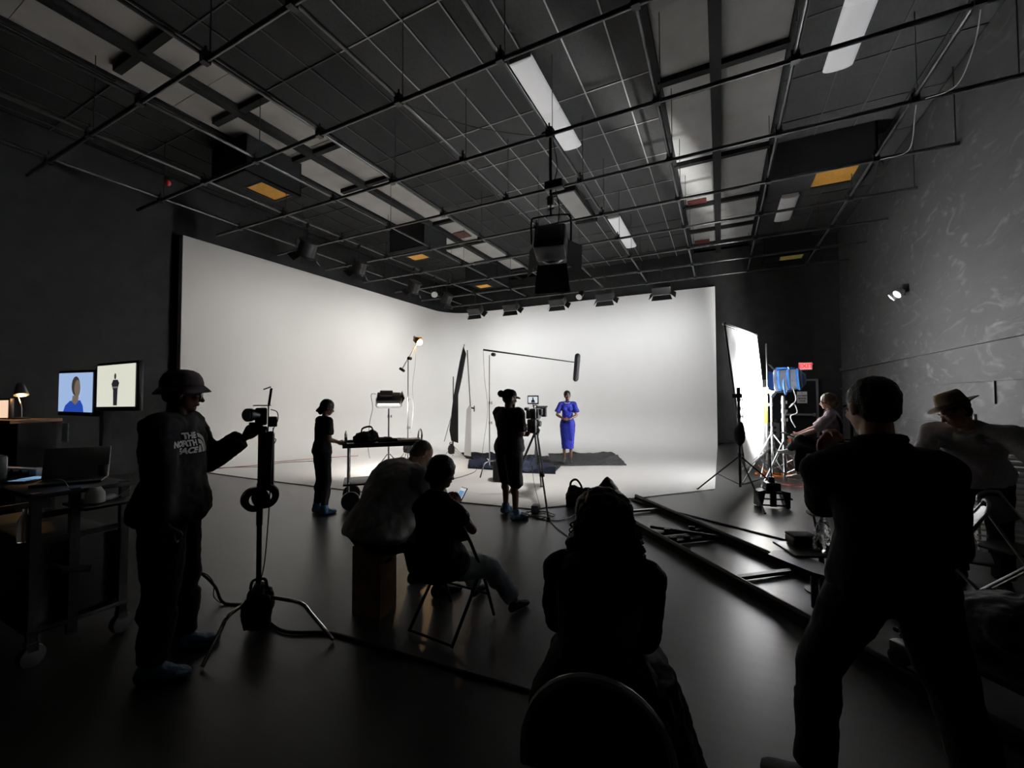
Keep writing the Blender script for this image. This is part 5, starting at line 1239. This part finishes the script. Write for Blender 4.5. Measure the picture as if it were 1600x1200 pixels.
t = thing('power_supply', 'small grey power supply box on the floor by the tripod', 'power supply', Zp(837, 800), .2)
part('case', MB().bbox((0, 0, .05), (.10, .16, .10), bev=.01), 'black_plastic', t); part('panel', MB().box((0, -.081, .05), (.08, .003, .07)), 'alu', t)

# ---- bags on the floor by the track
bp_ = Zp(905, 793)
t = thing('shoulder_bag', 'black shoulder bag with raised handle on the floor behind the curly-haired woman', 'bag', bp_)
part('bag_body', organic(MB().ell((0, 0, .14), (.20, .13, .15)).box((0, 0, .09), (.34, .20, .16)).ell((.12, 0, .20), (.09, .09, .10)).ell((-.08, 0, .20), (.10, .09, .12)), 'bag_body', .014, 3, .04, .08), 'black_cloth', t)
part('bag_handle', MB().tube(bez([(-.14, 0, .24), (-.12, 0, .36), (-.04, 0, .40), (.03, 0, .32), (.04, 0, .24)], 8), .016, 8), 'black_cloth', t)
bp2 = Zp(950, 792)
t = thing('pointed_bag', 'black bag with pointed top at the end of the dolly track', 'bag', bp2)
part('bag_body', organic(MB().loft([(V((0, 0, z)), V((1, 0, 0)), V((0, 1, 0)), rx, ry) for z, rx, ry in ((.0, .24, .16), (.14, .22, .15), (.27, .15, .11), (.38, .07, .06), (.44, .012, .012))], 18, 2.4).ell((-.17, 0, .20), (.07, .08, .06)), 'bag_body', .012, 2, .02, .08), 'black_cloth', t)

# ---- dolly track
R1a, R1b = V((-1.20, 6.68, 0)), V((1.40, 3.66, 0)); R2a, R2b = V((-1.05, 5.38, 0)), V((1.25, 2.71, 0))
td = (R1b - R1a).normalized(); tp = V((td.y, -td.x, 0)) ; tp = -tp if tp.y < 0 else tp
t = thing('dolly_track', 'pair of black dolly rails on the floor with cross ties', 'dolly track', (R1a + R2b) / 2)
for a, b_ in ((R1a, R1b), (R2a, R2b)):
    rl = part('rail', MB().tube([a + V((0, 0, .075)), b_ + V((0, 0, .075))], .024, 10), 'black_metal', t, world=True)
    part('rail_base', MB().bar(a + V((0, 0, .028)), b_ + V((0, 0, .028)), .055, .056, (0, 0, 1)), 'black_matte', rl, world=True)
for s_, m_, w_ in ((.62, 'alu', .05), (1.55, 'black_metal', .05), (1.82, 'black_metal', .05), (2.75, 'black_metal', .05)):
    a = R1a + td * s_; q = (a - R2a).dot(td); c_ = R2a + td * q
    part('cross_tie', MB().bar(a + V((0, 0, .03)), c_ + V((0, 0, .03)), w_, .03, (0, 0, 1)), m_, t, world=True)
for s_, f_ in ((1.55, .25), (1.55, .7), (1.82, .3), (1.82, .62), (1.82, .85)):
    a = R1a + td * s_; q = (a - R2a).dot(td); c_ = R2a + td * q; p = a.lerp(c_, f_)
    part('tie_clamp', MB().bbox(p + V((0, 0, .055)), (.07, .05, .05), rotz(.3), .006), 'black_metal', t, world=True)
a = R1a + td * 1.5; c_ = R2a + td * (a - R2a).dot(td); part('lever', MB().bar(a.lerp(c_, .85) + V((0, 0, .06)) - td * .12, a.lerp(c_, .2) + V((0, 0, .075)) + td * .40, .03, .03, (0, 0, 1)), 'black_metal', t, world=True)
solo('floor_cable', MB().tube([Zp(985, 779, .01), Zp(1003, 786, .012), Zp(1150, 824, .010), Zp(1300, 862, .010)], .010, 6), 'cable_black', 'straight black cable on the floor behind the dolly track', 'cable')
solo('cable_end', MB().tube([Zp(983, 779, .02), Zp(1022, 791, .02)], [.014, .022], 8), 'black_plastic', 'thicker plug end of the straight cable behind the dolly track', 'plug')

# ---- camera dolly on the track
dc = (R1b + R2b) / 2 + td * .12 + V((0, 0, 0)); dz = atan2(td.y, td.x)
t = thing('camera_dolly', 'black camera dolly on the track beside the man in black shirt', 'dolly', (dc.x, dc.y, .10), dz)
part('deck', MB().bbox((.10, 0, .14), (.90, .60, .05), bev=.01), 'black_metal', t)
for sx in (-.30, .45):
    for sy in (-1, 1):
        y_ = sy * (R1b - R2b).dot(V((-td.y, td.x, 0))) * .5; wh = part('wheel_truck', MB().bbox((sx, y_, .085), (.20, .08, .09), bev=.015), 'black_metal', t)
        for q in (-.07, .07): part('wheel', MB().lathe([(.02, -.025), (.048, -.02), (.04, 0), (.048, .02), (.02, .025)], (sx + q, y_, .035), (0, 1, 0), 16), 'black_plastic', wh)
part('push_bar', MB().tube(bez([(.50, -.22, .16), (.60, -.22, .60), (.60, 0, .64), (.60, .22, .60), (.50, .22, .16)], 6), .016, 8), 'black_metal', t)
part('cable_bundle', MB().tube([(x * .012 - .42, .16 * sin(x * 2.1), .06 + .03 * cos(x * 3)) for x in range(-12, 10)], .016, 6), 'cable_black', t)
ps = [Zp(1200, 868, .30), Zp(1209, 862, .30), Zp(1236, 862, .30), Zp(1300, 888, .30), Zp(1290, 902, .30), Zp(1270, 897, .30)]
t2 = thing('side_board', 'flat grey rounded board projecting beside the dolly track', 'board', ps[3] * V((1, 1, 0)).length * 0 + V((ps[3].x, ps[3].y, .28)))
part('board', MB().add([p + V((0, 0, .012)) for p in ps] + [p - V((0, 0, .020)) for p in ps], [tuple(range(6)), tuple(range(11, 5, -1))] + [(i, 6 + i, 6 + (i + 1) % 6, (i + 1) % 6) for i in range(6)]), 'black_plastic', t2, world=True)
part('board_stem', MB().cyl(ps[4].lerp(ps[2], .3) - V((0, 0, .29)), ps[4].lerp(ps[2], .3) - V((0, 0, .01)), .025, seg=10), 'black_metal', t2, world=True)
part('board_knob', MB().cyl(Zp(1239, 889, .27), Zp(1239, 889, .22), .018, seg=8), 'black_metal', t2, world=True)
# ================================================================== SCREENS
def emat(name, c, s): mat(name, c, .5, emit=c, es=s, spec=.1); return name
emat('scr_blue', (.42, .58, .90), .80); emat('scr_cream', (.80, .80, .68), .88); emat('scr_skin', (.36, .28, .22), .45); emat('scr_hair', (.16, .12, .10), .3)
emat('scr_dress', (.03, .10, .62), .62); emat('scr_figure', (.06, .06, .09), .3); emat('scr_white', (.8, .85, .9), .75); emat('scr_warm', (1.0, .72, .50), .9)
emat('scr_ui', (.25, .5, .8), .55); emat('scr_dark', (.02, .05, .09), .3)
def ngon(S, pts, lift):                      # flat picture element on a screen
    vs = [S(u_, v_, lift) for u_, v_ in pts]; return MB().add(vs, [tuple(range(len(vs)))])
def oval(cx, cy, rx, ry, n=20): return [(cx + rx * cos(2 * pi * i / n), cy + ry * sin(2 * pi * i / n)) for i in range(n)]
def monitor(label, pl, pr, h, content, group):
    pl, pr = V(pl), V(pr); c = (pl + pr) / 2; d = (pr - pl); Wd = d.length; d.normalize(); nrm = V((d.y, -d.x, 0)); nrm = -nrm if nrm.dot(CAMP - c) < 0 else nrm
    t = thing('monitor', label, 'monitor', (c.x, c.y, c.z - h / 2 - .03), 0, group)
    R = Matrix((d, -nrm, V((0, 0, 1)))).transposed()
    part('casing', MB().bbox(c - nrm * .022 + V((0, 0, -.006)), (Wd + .035, .04, h + .055), R, .006), 'black_plastic', t, world=True)
    S = lambda u_, v_, l: c + d * (u_ - .5) * Wd + V((0, 0, (v_ - .5) * h)) + nrm * (.0015 + .0008 * l)
    for i, (nm, pts, m_) in enumerate(content): part(nm, ngon(S, pts, i), m_, t, world=True)
    part('standby_light', MB().ell(S(.98, -.04, 2), .004, None, 8, 6), 'lens_white', t, world=True)
    return t, c, d, nrm
SQ = [(0, 0), (1, 0), (1, 1), (0, 1)]
m1 = monitor('left monitor showing a close-up of the woman in blue', Dp(92, 613, 3.58), Dp(145, 613, 3.36), .325,
        [('screen', SQ, 'scr_blue'), ('picture_shoulders', [(.16, 0), (.22, .16), (.36, .28), (.66, .30), (.74, .16), (.76, 0)], 'scr_dress'), ('picture_neck', [(.42, .26), (.44, .42), (.62, .40), (.60, .26), (.52, .18)], 'scr_skin'), ('picture_hair', oval(.53, .66, .125, .25), 'scr_hair'), ('picture_face', oval(.58, .60, .090, .22), 'scr_skin')], 'monitors on the video cart')
m2 = monitor('right monitor showing the full figure on a cream background', Dp(152, 604, 3.33), Dp(212, 601, 3.10), .325,
        [('screen', SQ, 'scr_cream'), ('picture_legs', [(.45, .03), (.55, .03), (.56, .42), (.44, .42)], 'scr_figure'), ('picture_torso', [(.44, .40), (.56, .40), (.60, .56), (.56, .64), (.44, .64), (.40, .54)], 'scr_figure'), ('picture_arms', [(.42, .44), (.58, .44), (.56, .48), (.44, .48)], 'scr_skin'), ('picture_head', oval(.50, .72, .028, .075), 'scr_hair')], 'monitors on the video cart')
# the phone and the small camera screens
Rp4 = Matrix.Rotation(radians(55), 3, 'X')
pt = [o for o in bpy.data.objects if o.name == 'phone'][0]
part('phone_screen', MB().box(Rp4 @ V((0, 0, .0052)), (.064, .132, .001), Rp4), 'scr_white', pt)
part('phone_picture', MB().box(Rp4 @ V((0, .02, .0060)), (.056, .05, .001), Rp4), 'scr_ui', pt)
ct, mp_ = CAMMON
cs = part('monitor_screen', MB().box(mp_, (.150, .002, .098)), 'scr_white', ct)
part('monitor_figure', MB().prism([(-.028, -.045), (.034, -.045), (.030, -.008), (.012, .008), (.014, .034), (.0, .042), (-.012, .034), (-.008, .006), (-.026, -.010)], -.0005, .0005, Matrix.Translation(mp_ + V((0, -.0016, 0))) @ Matrix.Rotation(pi / 2, 4, 'X')), 'scr_dark', cs)

# ---- video cart on the left
VX0, VX1, VY0, VY1, VT = -5.15, -3.70, .95, 1.43, 1.02
t = thing('video_cart', 'tall black video cart with shelves under the two monitors', 'cart', ((VX0 + VX1) / 2, (VY0 + VY1) / 2, 0)); tmi = M_of(t).inverted()
for x in (VX0 + .03, VX1 - .03):
    for y in (VY0 + .03, VY1 - .03, (VY0 * .58 + VY1 * .42)):
        if x < -5 and abs(y - (VY0 * .58 + VY1 * .42)) < .01: continue
        part('post', MB().box((x, y, .58), (.045, .045, .92)), 'black_metal', t, world=True)
        if y != (VY0 * .58 + VY1 * .42):
            w_ = part('caster', MB().lathe([(.02, -.025), (.062, -.022), (.068, 0), (.062, .022), (.02, .025)], (x, y, .068), (1, .3, 0), 18), 'black_plastic', t, world=True)
            part('caster_fork', MB().box((x, y, .125), (.06, .05, .05)), 'black_metal', w_, world=True)
cx_, cy_ = (VX0 + VX1) / 2, (VY0 + VY1) / 2
part('top_shelf', MB().bbox((cx_, cy_, VT), (VX1 - VX0, VY1 - VY0, .03), bev=.006), 'black_plastic', t, world=True)
part('keyboard_tray', MB().bbox((VX1 - .02, cy_ + .12, VT - .10), (.34, .34, .02), bev=.006), 'black_plastic', t, world=True)
part('lower_shelf', MB().bbox((cx_, cy_, .21), (VX1 - VX0, VY1 - VY0, .03), bev=.006), 'black_metal', t, world=True)
for z in (.74, .90):
    for x in (VX0 + .03, VX1 - .03): part('side_rail', MB().box((x, cy_, z), (.03, VY1 - VY0, .035)), 'black_metal', t, world=True)
part('monitor_mast', MB().box((-4.52, VY1 + .135, 1.36), (.06, .05, .75)), 'black_metal', t, world=True)
part('monitor_bar', MB().box((-4.5, VY1 + .12, 1.66), (.9, .03, .06)), 'black_metal', t, world=True)
part('crank', MB().tube([(VX1, 1.05, .58), (VX1 + .06, 1.08, .56), (VX1 + .08, 1.20, .53)], .022, 8), 'black_metal', t, world=True)
part('cooling_label', MB().box((VX1 + .012, cy_ + .17, VT - .10), (.002, .05, .012)), 'white_paper', t, world=True)
solo('equipment_case', MB().bbox((cx_ + .05, cy_, .47), (1.25, .40, .49), None, .02), 'black_plastic', 'big black equipment case on the lower shelf of the video cart', 'case')
t = thing('laptop', 'open dark laptop on the video cart below the right monitor', 'laptop', (-4.02, 1.22, VT + .016), radians(62))
part('base', MB().bbox((0, 0, .010), (.34, .24, .016), bev=.004), 'black_metal', t)
part('lid', MB().bbox((0, .155, .115), (.34, .008, .225), Matrix.Rotation(radians(-18), 3, 'X'), .003), 'steel', t)
part('keyboard', MB().box((0, .02, .0187), (.30, .11, .001)), 'black_matte', t)
t = thing('tablet', 'small tablet with blue lit screen lying on the video cart', 'tablet', (-4.38, 1.12, VT + .016), .5)
part('tablet_case', MB().bbox((0, 0, .006), (.15, .22, .010), bev=.003), 'black_plastic', t)
part('tablet_screen', MB().box((0, .04, .0115), (.13, .10, .001)), 'scr_ui', t)
for i in range(3): part('screen_row', MB().box((0, -.03 - .025 * i, .0115), (.11, .010, .001)), 'scr_ui', t)
t = thing('computer_mouse', 'white mouse on the small tray of the video cart', 'mouse', (VX1 - .03, 1.32, VT - .09), .6)
part('mouse_body', MB().ell((0, 0, .012), (.032, .055, .022)), 'white_metal', t); part('mouse_pad', MB().bbox((0, 0, -.002), (.12, .16, .003), None, .001), 'hat_grey', t)
solo('paper_box', MB().loft([(V((-3.70, 1.24, VT + z - .09)), V((.8, .6, 0)), V((-.6, .8, 0)), rx, ry) for z, rx, ry in ((0, .05, .04), (.06, .048, .038), (.10, .02, .03))], 14, 3), 'white_paper', 'white crumpled tissue box on the video cart tray', 'box')
solo('white_cable', MB().tube(bez([Dp(85, 750, 2.7), Dp(100, 752, 2.72), Dp(115, 772, 2.74), Dp(140, 782, 2.78), Dp(175, 780, 2.83), Dp(204, 761, 2.88)], 8), .0035, 6), 'cable_white', 'thin pale cable drooping below the video cart tray', 'cable')
solo('cup', MB().lathe([(.022, 0), (.028, .10), (.026, .10), (.020, .005)], (-4.0, 1.38, VT + .016), (0, 0, 1), 16), 'hat_grey', 'small grey cup at the foot of the laptop', 'cup')
solo('label_card', MB().box(Dp(102, 676, 3.42), (.085, .006, .15), rotz(.1)), 'white_paper', 'white card taped below the left monitor', 'card')
t = thing('power_strip', 'long white power strip at the left end of the video cart', 'power strip', (-4.72, 1.16, VT + .016), .25)
part('strip', MB().bbox((0, 0, .03), (.42, .06, .055), bev=.008), 'white_metal', t)
for i in range(4): part('plug', MB().cyl((-.15 + .09 * i, -.03, .03), (-.15 + .09 * i, -.07, .035), .022, seg=10), 'black_plastic', t)
solo('upright_speaker', MB().bbox((-4.62, 1.02, VT + .10), (.09, .09, .18), None, .02), 'black_plastic', 'small black upright box before the power strip on the video cart', 'box')
solo('plastic_bottle', MB().lathe([(.0, 0), (.032, .0), (.034, .02), (.034, .13), (.012, .18), (.012, .205), (.0, .205)], (-3.93, .99, .716), (0, 0, 1), 16), 'plastic_clear', 'clear plastic bottle on the near corner of the equipment case', 'bottle')

# ---- warm desk in the far left
D0 = Dp(8, 655, 5.0)
t = thing('wooden_desk', 'high wooden bench lit warmly by a desk lamp at far left', 'desk', (D0.x, D0.y, 0), .45)
part('bench_top', MB().bbox((0, 0, D0.z - .02), (.80, .55, .04), bev=.006), 'wood_desk', t)
part('cabinet', MB().bbox((0, .05, (D0.z - .04) / 2), (.70, .42, D0.z - .04), bev=.01), 'black_matte', t)
t = thing('desk_lamp', 'small chrome desk lamp with lit shade at far left', 'lamp', (D0.x + .16, D0.y + .09, D0.z), .3)
part('base', MB().lathe([(.075, 0), (.075, .015), (.015, .025)], (0, 0, 0), (0, 0, 1), 20), 'black_metal', t)
part('arm', MB().tube(bez([(0, 0, .02), (-.01, 0, .16), (-.06, 0, .28), (-.07, 0, .34), (-.02, 0, .42)], 8), .007, 8), 'steel', t)
part('shade', MB().lathe([(.02, .0), (.035, .02), (.065, .15), (.062, .15), (.030, .02)], (-.035, 0, .43), (.35, -.1, -1), 20), 'steel', t)
point('desk_lamp_light', V((D0.x + .18, D0.y + .07, D0.z + .27)), 1.6, .03, (1, .55, .22))
pp = Dp(4, 640, 5.0); monitor('bright warm screen cut off by the left picture edge', Dp(-40, 640, 5.15), Dp(13, 639, 4.98), .21, [('screen', SQ, 'scr_warm')], 'monitors')
for a, ot in (('monitor.002', None),):
    o = bpy.data.objects.get(a)
    if o: part('monitor_stand', MB().box((0, 0, -.06), (.05, .04, .16)), 'black_plastic', o)

# ================================================================== RIGHT SIDE
t = thing('white_rack', 'white slatted board rack against the grey wall behind the fedora man', 'rack', (2.85, 6.15, 0), -.25)
for z in [.10 + .058 * i for i in range(20)]: part('slat', MB().bbox((0, 0, z), (.90, .30, .022), None, .004), 'white_metal', t)
for x in (-.43, .43):
    for y in (-.13, .13): part('upright', MB().cyl((x, y, .0), (x, y, 1.42), .014, seg=8), 'white_metal', t)
part('top_sheet', MB().bbox((0, 0, 1.275), (.98, .36, .02), Matrix.Rotation(.06, 3, 'Y'), .004), 'white_metal', t)
folding_chair('black folding chair with pale rim between the two men on the right', (1.55, 4.30), 1.25, 'steel', 'black_plastic')
folding_chair('folded-looking black chair at the right picture edge', (2.03, 4.60), -2.3, 'steel', 'black_plastic')
# black bag heaped on the dolly deck
dcm = V((dc.x, dc.y, .268))
t = thing('black_bag', 'shapeless black bag heaped on the camera dolly in the dark right corner', 'bag', dcm, dz)
part('bag_body', organic(MB().ell((0, 0, .15), (.34, .24, .16)).ell((.12, .05, .28), (.18, .16, .14)).box((0, 0, .10), (.5, .36, .18)), 'bag_body', .015, 3, .05, .1), 'black_cloth', t)
# bottle and small case in the man's left hand side, on the dolly
W0 = Zp(1283, 862, .33)
t = thing('water_bottle', 'clear crumpled plastic bottle beside the man in black shirt', 'bottle', W0 + V((0, 0, 0)), .3)
part('bottle_body', organic(MB().cap((0, 0, .05), (.03, .02, .20), .062, .050).cap((.03, .02, .20), (.04, .03, .27), .045, .02), 'bottle_body', .006, 1, .02, .025), 'plastic_clear', t)
part('bottle_cap', MB().cyl((.04, .03, .275), (.043, .033, .30), .016, seg=12), 'white_metal', t)
c0 = Zp(1252, 850, .33)
t = thing('lens_case', 'small dark case with pale lid beside the plastic bottle', 'case', c0, .4)
part('case_body', MB().bbox((0, 0, .035), (.20, .14, .07), bev=.012), 'black_plastic', t); part('case_lid', MB().bbox((0, 0, .080), (.20, .14, .022), bev=.008), 'hat_grey', t)
solo('paper_cup_lid', MB().lathe([(.0, 0), (.05, .0), (.055, .010), (.045, .018), (.0, .02)], Zp(1271, 803, .62), (.1, -.2, 1), 18), 'white_paper', 'white lid above the plastic bottle at the man\'s elbow', 'lid')
t = thing('accessory_stand', 'thin black stand with small tray holding bottle, case and lid by the dolly', 'stand', V((W0.x, W0.y, 0)), 0)
part('tray', MB().bbox((W0.lerp(c0, .45)) + V((0, 0, -.012)), (.46, .34, .02), rotz(.4), .006), 'black_plastic', t, world=True)
part('tray_post', MB().cyl(V((W0.x, W0.y, .012)), V((W0.x, W0.y, .31)), .02, seg=10), 'black_metal', t, world=True); part('tray_foot', MB().lathe([(.12, 0), (.12, .012), (.03, .02)], V((W0.x, W0.y, 0)), (0, 0, 1), 18), 'black_metal', t, world=True)
l_ = Zp(1271, 803, .62); part('upper_arm', MB().tube([V((W0.x, W0.y, .31)), V((l_.x, l_.y, .612))], .010, 6), 'black_metal', t, world=True)

# ================================================================== LAMPS ON THE GRID
def grid_lamp(label, x, y, aim, size=.34, drop=.52, kind='door', lensm='lens_white'):
    """lamp hung from the pipe by clamp and yoke; aim = direction of the beam"""
    t = thing('stage_lamp', label, 'stage lamp', (x, y, ZG - drop), 0, 'stage lamps on the pipe grid'); d = V(aim).normalized(); lx, ly, _ = frame(d); s = size
    part('hook', MB().box((0, 0, drop), (.05, .05, .13)).cyl((0, 0, s * .62), (0, 0, drop - .05), .012, seg=8), 'black_metal', t)
    side = V((d.y, -d.x, 0)).normalized() if abs(d.z) < .95 else V((1, 0, 0))
    part('yoke', MB().tube(bez([side * s * .62, side * s * .60 + V((0, 0, s * .45)), side * s * .3 + V((0, 0, s * .62)), -side * s * .3 + V((0, 0, s * .62)), -side * s * .60 + V((0, 0, s * .45)), -side * s * .62], 5), .011, 8), 'black_metal', t)
    if kind == 'par':
        part('can', MB().lathe([(s * .2, -s * .7), (s * .36, -s * .6), (s * .40, s * .5), (s * .42, s * .5)], V(), d, 20), 'black_metal', t)
        part('lens', MB().lathe([(.0, s * .53), (s * .3, s * .52), (s * .40, s * .5)], V(), d, 20), lensm, t)
    elif kind == 'fresnel':
        part('housing', MB().lathe([(s * .25, -s * .55), (s * .45, -s * .45), (s * .50, s * .30), (s * .55, s * .34), (s * .55, s * .42), (s * .1, s * .40)], V(), d, 20), 'black_metal', t)
        part('cooling_fin', MB().lathe([(s * .3, -s * .56), (s * .56, -s * .50), (s * .56, -s * .44), (s * .3, -s * .46)], V(), d, 20), 'black_metal', t)
    else:
        R = Matrix((lx, ly, d)).transposed(); part('housing', MB().bbox((0, 0, 0), (s * 1.5, s * .9, s * .7), R, .02), 'black_metal', t)
    if kind != 'par':
        for a in range(4):
            dd = (lx if a % 2 == 0 else ly) * (1 if a < 2 else -1); e = (ly if a % 2 == 0 else lx)
            ww = (s * .72 if a % 2 == 0 else s * .42) if kind == 'door' else s * .42; w2 = s * .42 if a % 2 == 0 else (s * .70 if kind == 'door' else s * .42)
            c0 = d * s * .36 + dd * ww; c1 = c0 + d * s * .30 + dd * s * .34
            part('barn_door', MB().add([c0 - e * w2, c0 + e * w2, c1 + e * w2 * 1.2, c1 - e * w2 * 1.2] + [q + dd * .006 for q in (c0 - e * w2, c0 + e * w2, c1 + e * w2 * 1.2, c1 - e * w2 * 1.2)], [(0, 1, 2, 3), (7, 6, 5, 4), (0, 4, 5, 1), (1, 5, 6, 2), (2, 6, 7, 3), (3, 7, 4, 0)]), 'black_metal', t)
    return t
names = ['black lamp with barn doors nearest the cyclorama corner', 'black lamp with barn doors, second from the cyclorama corner', 'black lamp with barn doors in the middle of the back row', 'wide black lamp with barn doors right of the round lamp', 'black lamp with barn doors at the right end of the back row']
for x, nm in zip(BACK_LAMPS, names): grid_lamp(nm, x, 13.30, (0, .62, -.78), .36, .62)
grid_lamp('small round lamp with pale lens in the back row', -4.12, 13.30, (-.1, -.75, -.65), .26, .52, 'par')
nm2 = ['big black lamp over the left cyclorama wall, nearest the camera', 'black lamp over the left wall, second from the camera', 'black lamp over the left wall, third from the camera', 'black lamp over the left wall, farthest along the pipe']
for (x, y), nm in zip(SIDE_LAMPS, nm2): grid_lamp(nm, x, y, (-.55, .12, -.82), .40 if y < 7 else .36, .55, 'fresnel')
grid_lamp('small round lamp with white lens over the left cyclorama wall', -8.29, 10.9, (.55, -.55, -.65), .26, .50, 'par', 'white_metal')

# the big lamp on a telescopic hanger
t = thing('hanging_lamp', 'large black lamp with barn doors hung low on a pole, centre', 'stage lamp', HANG)
zt = ZG - HANG.z
part('clamp', MB().box((0, 0, zt), (.10, .12, .14)).cyl((-.06, .06, zt + .05), (.08, .06, zt + .05), .02), 'black_metal', t)
part('pole', MB().cyl((0, 0, .78), (0, 0, zt - .05), .022, seg=12), 'black_metal', t)
part('lower_tube', MB().cyl((0, 0, .42), (0, 0, .80), .015, seg=12), 'black_metal', t)
part('junction_box', MB().bbox((.06, 0, .86), (.27, .14, .12), bev=.012), 'black_metal', t)
part('coupler', MB().bbox((0, 0, .64), (.09, .08, .14), bev=.012).cyl((-.07, 0, .69), (.10, 0, .69), .012).cyl((-.04, 0, .52), (.06, 0, .52), .012), 'steel', t)
part('cable', MB().tube(bez([(.03, 0, zt - .05), (.10, .01, zt - .5), (.06, .01, .90), (.12, .02, .55), (.10, .03, .25)], 8), .006, 6), 'cable_black', t)
part('red_tie', MB().ell((-.10, .03, zt + .05), (.06, .04, .03), None, 8, 6), 'red', t)
hd = V((-.20, .92, -.38)).normalized(); hs = V((hd.y, -hd.x, 0)).normalized(); hu = hs.cross(hd)
R = Matrix((hs, hu, hd)).transposed()
part('yoke', MB().tube(bez([hs * .29 + V((0, 0, .02)), hs * .29 + V((0, 0, .36)), hs * .20 + V((0, 0, .42)), -hs * .20 + V((0, 0, .42)), -hs * .29 + V((0, 0, .36)), -hs * .29 + V((0, 0, .02))], 5), .014, 8), 'black_metal', t)
part('housing', MB().bbox((0, 0, .02), (.46, .42, .34), R, .04), 'black_metal', t)
part('rear_vent', MB().bbox(-hd * .18 + V((0, 0, .04)), (.36, .26, .06), R, .02), 'black_plastic', t)
part('lens_ring', MB().lathe([(.17, .17), (.20, .17), (.20, .22), (.17, .22)], V(), hd, 24), 'black_metal', t)
part('hanging_lens', MB().lathe([(.0, .20), (.15, .195), (.17, .18)], V(), hd, 24), 'lens_white', t)
for a in range(4):
    dd = (hs if a % 2 == 0 else hu) * (1 if a < 2 else -1); e = (hu if a % 2 == 0 else hs)
    c0 = hd * .18 + dd * .22; L_ = .42 if a == 3 else .28; c1 = c0 + (hd * .35 + dd * .85).normalized() * L_ if a == 3 else c0 + (hd + dd * .9).normalized() * L_; w0, w1 = .22, .27
    part('barn_door', MB().add([c0 - e * w0, c0 + e * w0, c1 + e * w1, c1 - e * w1] + [q + dd * .008 for q in (c0 - e * w0, c0 + e * w0, c1 + e * w1, c1 - e * w1)], [(0, 1, 2, 3), (7, 6, 5, 4), (0, 4, 5, 1), (1, 5, 6, 2), (2, 6, 7, 3), (3, 7, 4, 0)]), 'black_metal', t)

# swagged cables on the grid
gx8 = GX[8]
solo('swag_cable', MB().tube(bez([(gx8 + .02, 7.19, ZG), (gx8 + .10, 7.5, ZG - .03), (gx8 + .22, 8.1, ZG - .22), (gx8 + .10, 8.6, ZG - .06), (gx8 + .02, 8.72, ZG)], 8), .006, 6), 'cable_white', 'cable loop hanging beside the right long pipe, nearer the camera', 'cable', 'cable loops on the grid', base=(gx8, 7.9, ZG))
solo('swag_cable', MB().tube(bez([(gx8 + .02, 5.66, ZG), (gx8 + .14, 6.1, ZG - .12), (gx8 + .18, 6.6, ZG - .25), (gx8 + .08, 7.1, ZG - .05)], 8), .006, 6), 'cable_white', 'cable loop beside the right long pipe, near the top right corner', 'cable', 'cable loops on the grid', base=(gx8, 6.4, ZG))
solo('swag_cable', MB().tube(bez([(GX[4], 4.14, ZG), (-3.1, 4.9, ZG - .06), (-2.5, 5.5, ZG - .02), (-2.19, 5.66, ZG)], 8), .006, 6), 'cable_black', 'thin black cable slung between the pipes left of the hanging lamp pole', 'cable', 'cable loops on the grid', base=(-3, 5, ZG))
o_ = thing('coiled_cable', 'coil of cable tied at the end of the right long pipe', 'cable', (gx8 + .05, 8.85, ZG - .15))
for i in range(4): part('loop', MB().tube([(.02 * i, .09 * cos(a), .12 * sin(a) + .05) for a in [2 * pi * k / 18 for k in range(18)]], .007, 6, closed=True), 'cable_black', o_)
solo('red_clip', MB().ell((-9.0, 3.9, 5.56), (.04, .05, .06), None, 10, 8), 'red', 'small red clip on the pipe at upper left', 'clip')
solo('wall_cables', MB().tube(bez([Zp(300, 745, .03), Zp(335, 733, .05), Zp(400, 727, .05), Zp(430, 722, .06), Zp(500, 716, .06), Zp(560, 712, .06)], 8), .008, 6), 'cable_red', 'dark red cable running along the left cyclorama floor', 'cable')
solo('wall_cables', MB().tube(bez([Zp(310, 738, .03), Zp(345, 731, .05), Zp(410, 729, .05), Zp(440, 723, .06), Zp(500, 720, .06)], 8), .007, 6), 'cable_black', 'thin dark cable beside the dark red cable on the left cyclorama floor', 'cable')
solo('stage_cable', MB().tube(bez([Zp(690, 752, .025), Zp(720, 745, .025), Zp(740, 738, .025), Zp(745, 733, .03)], 8), .006, 6), 'cable_black', 'thin cable on the white floor left of the microphone stand', 'cable')
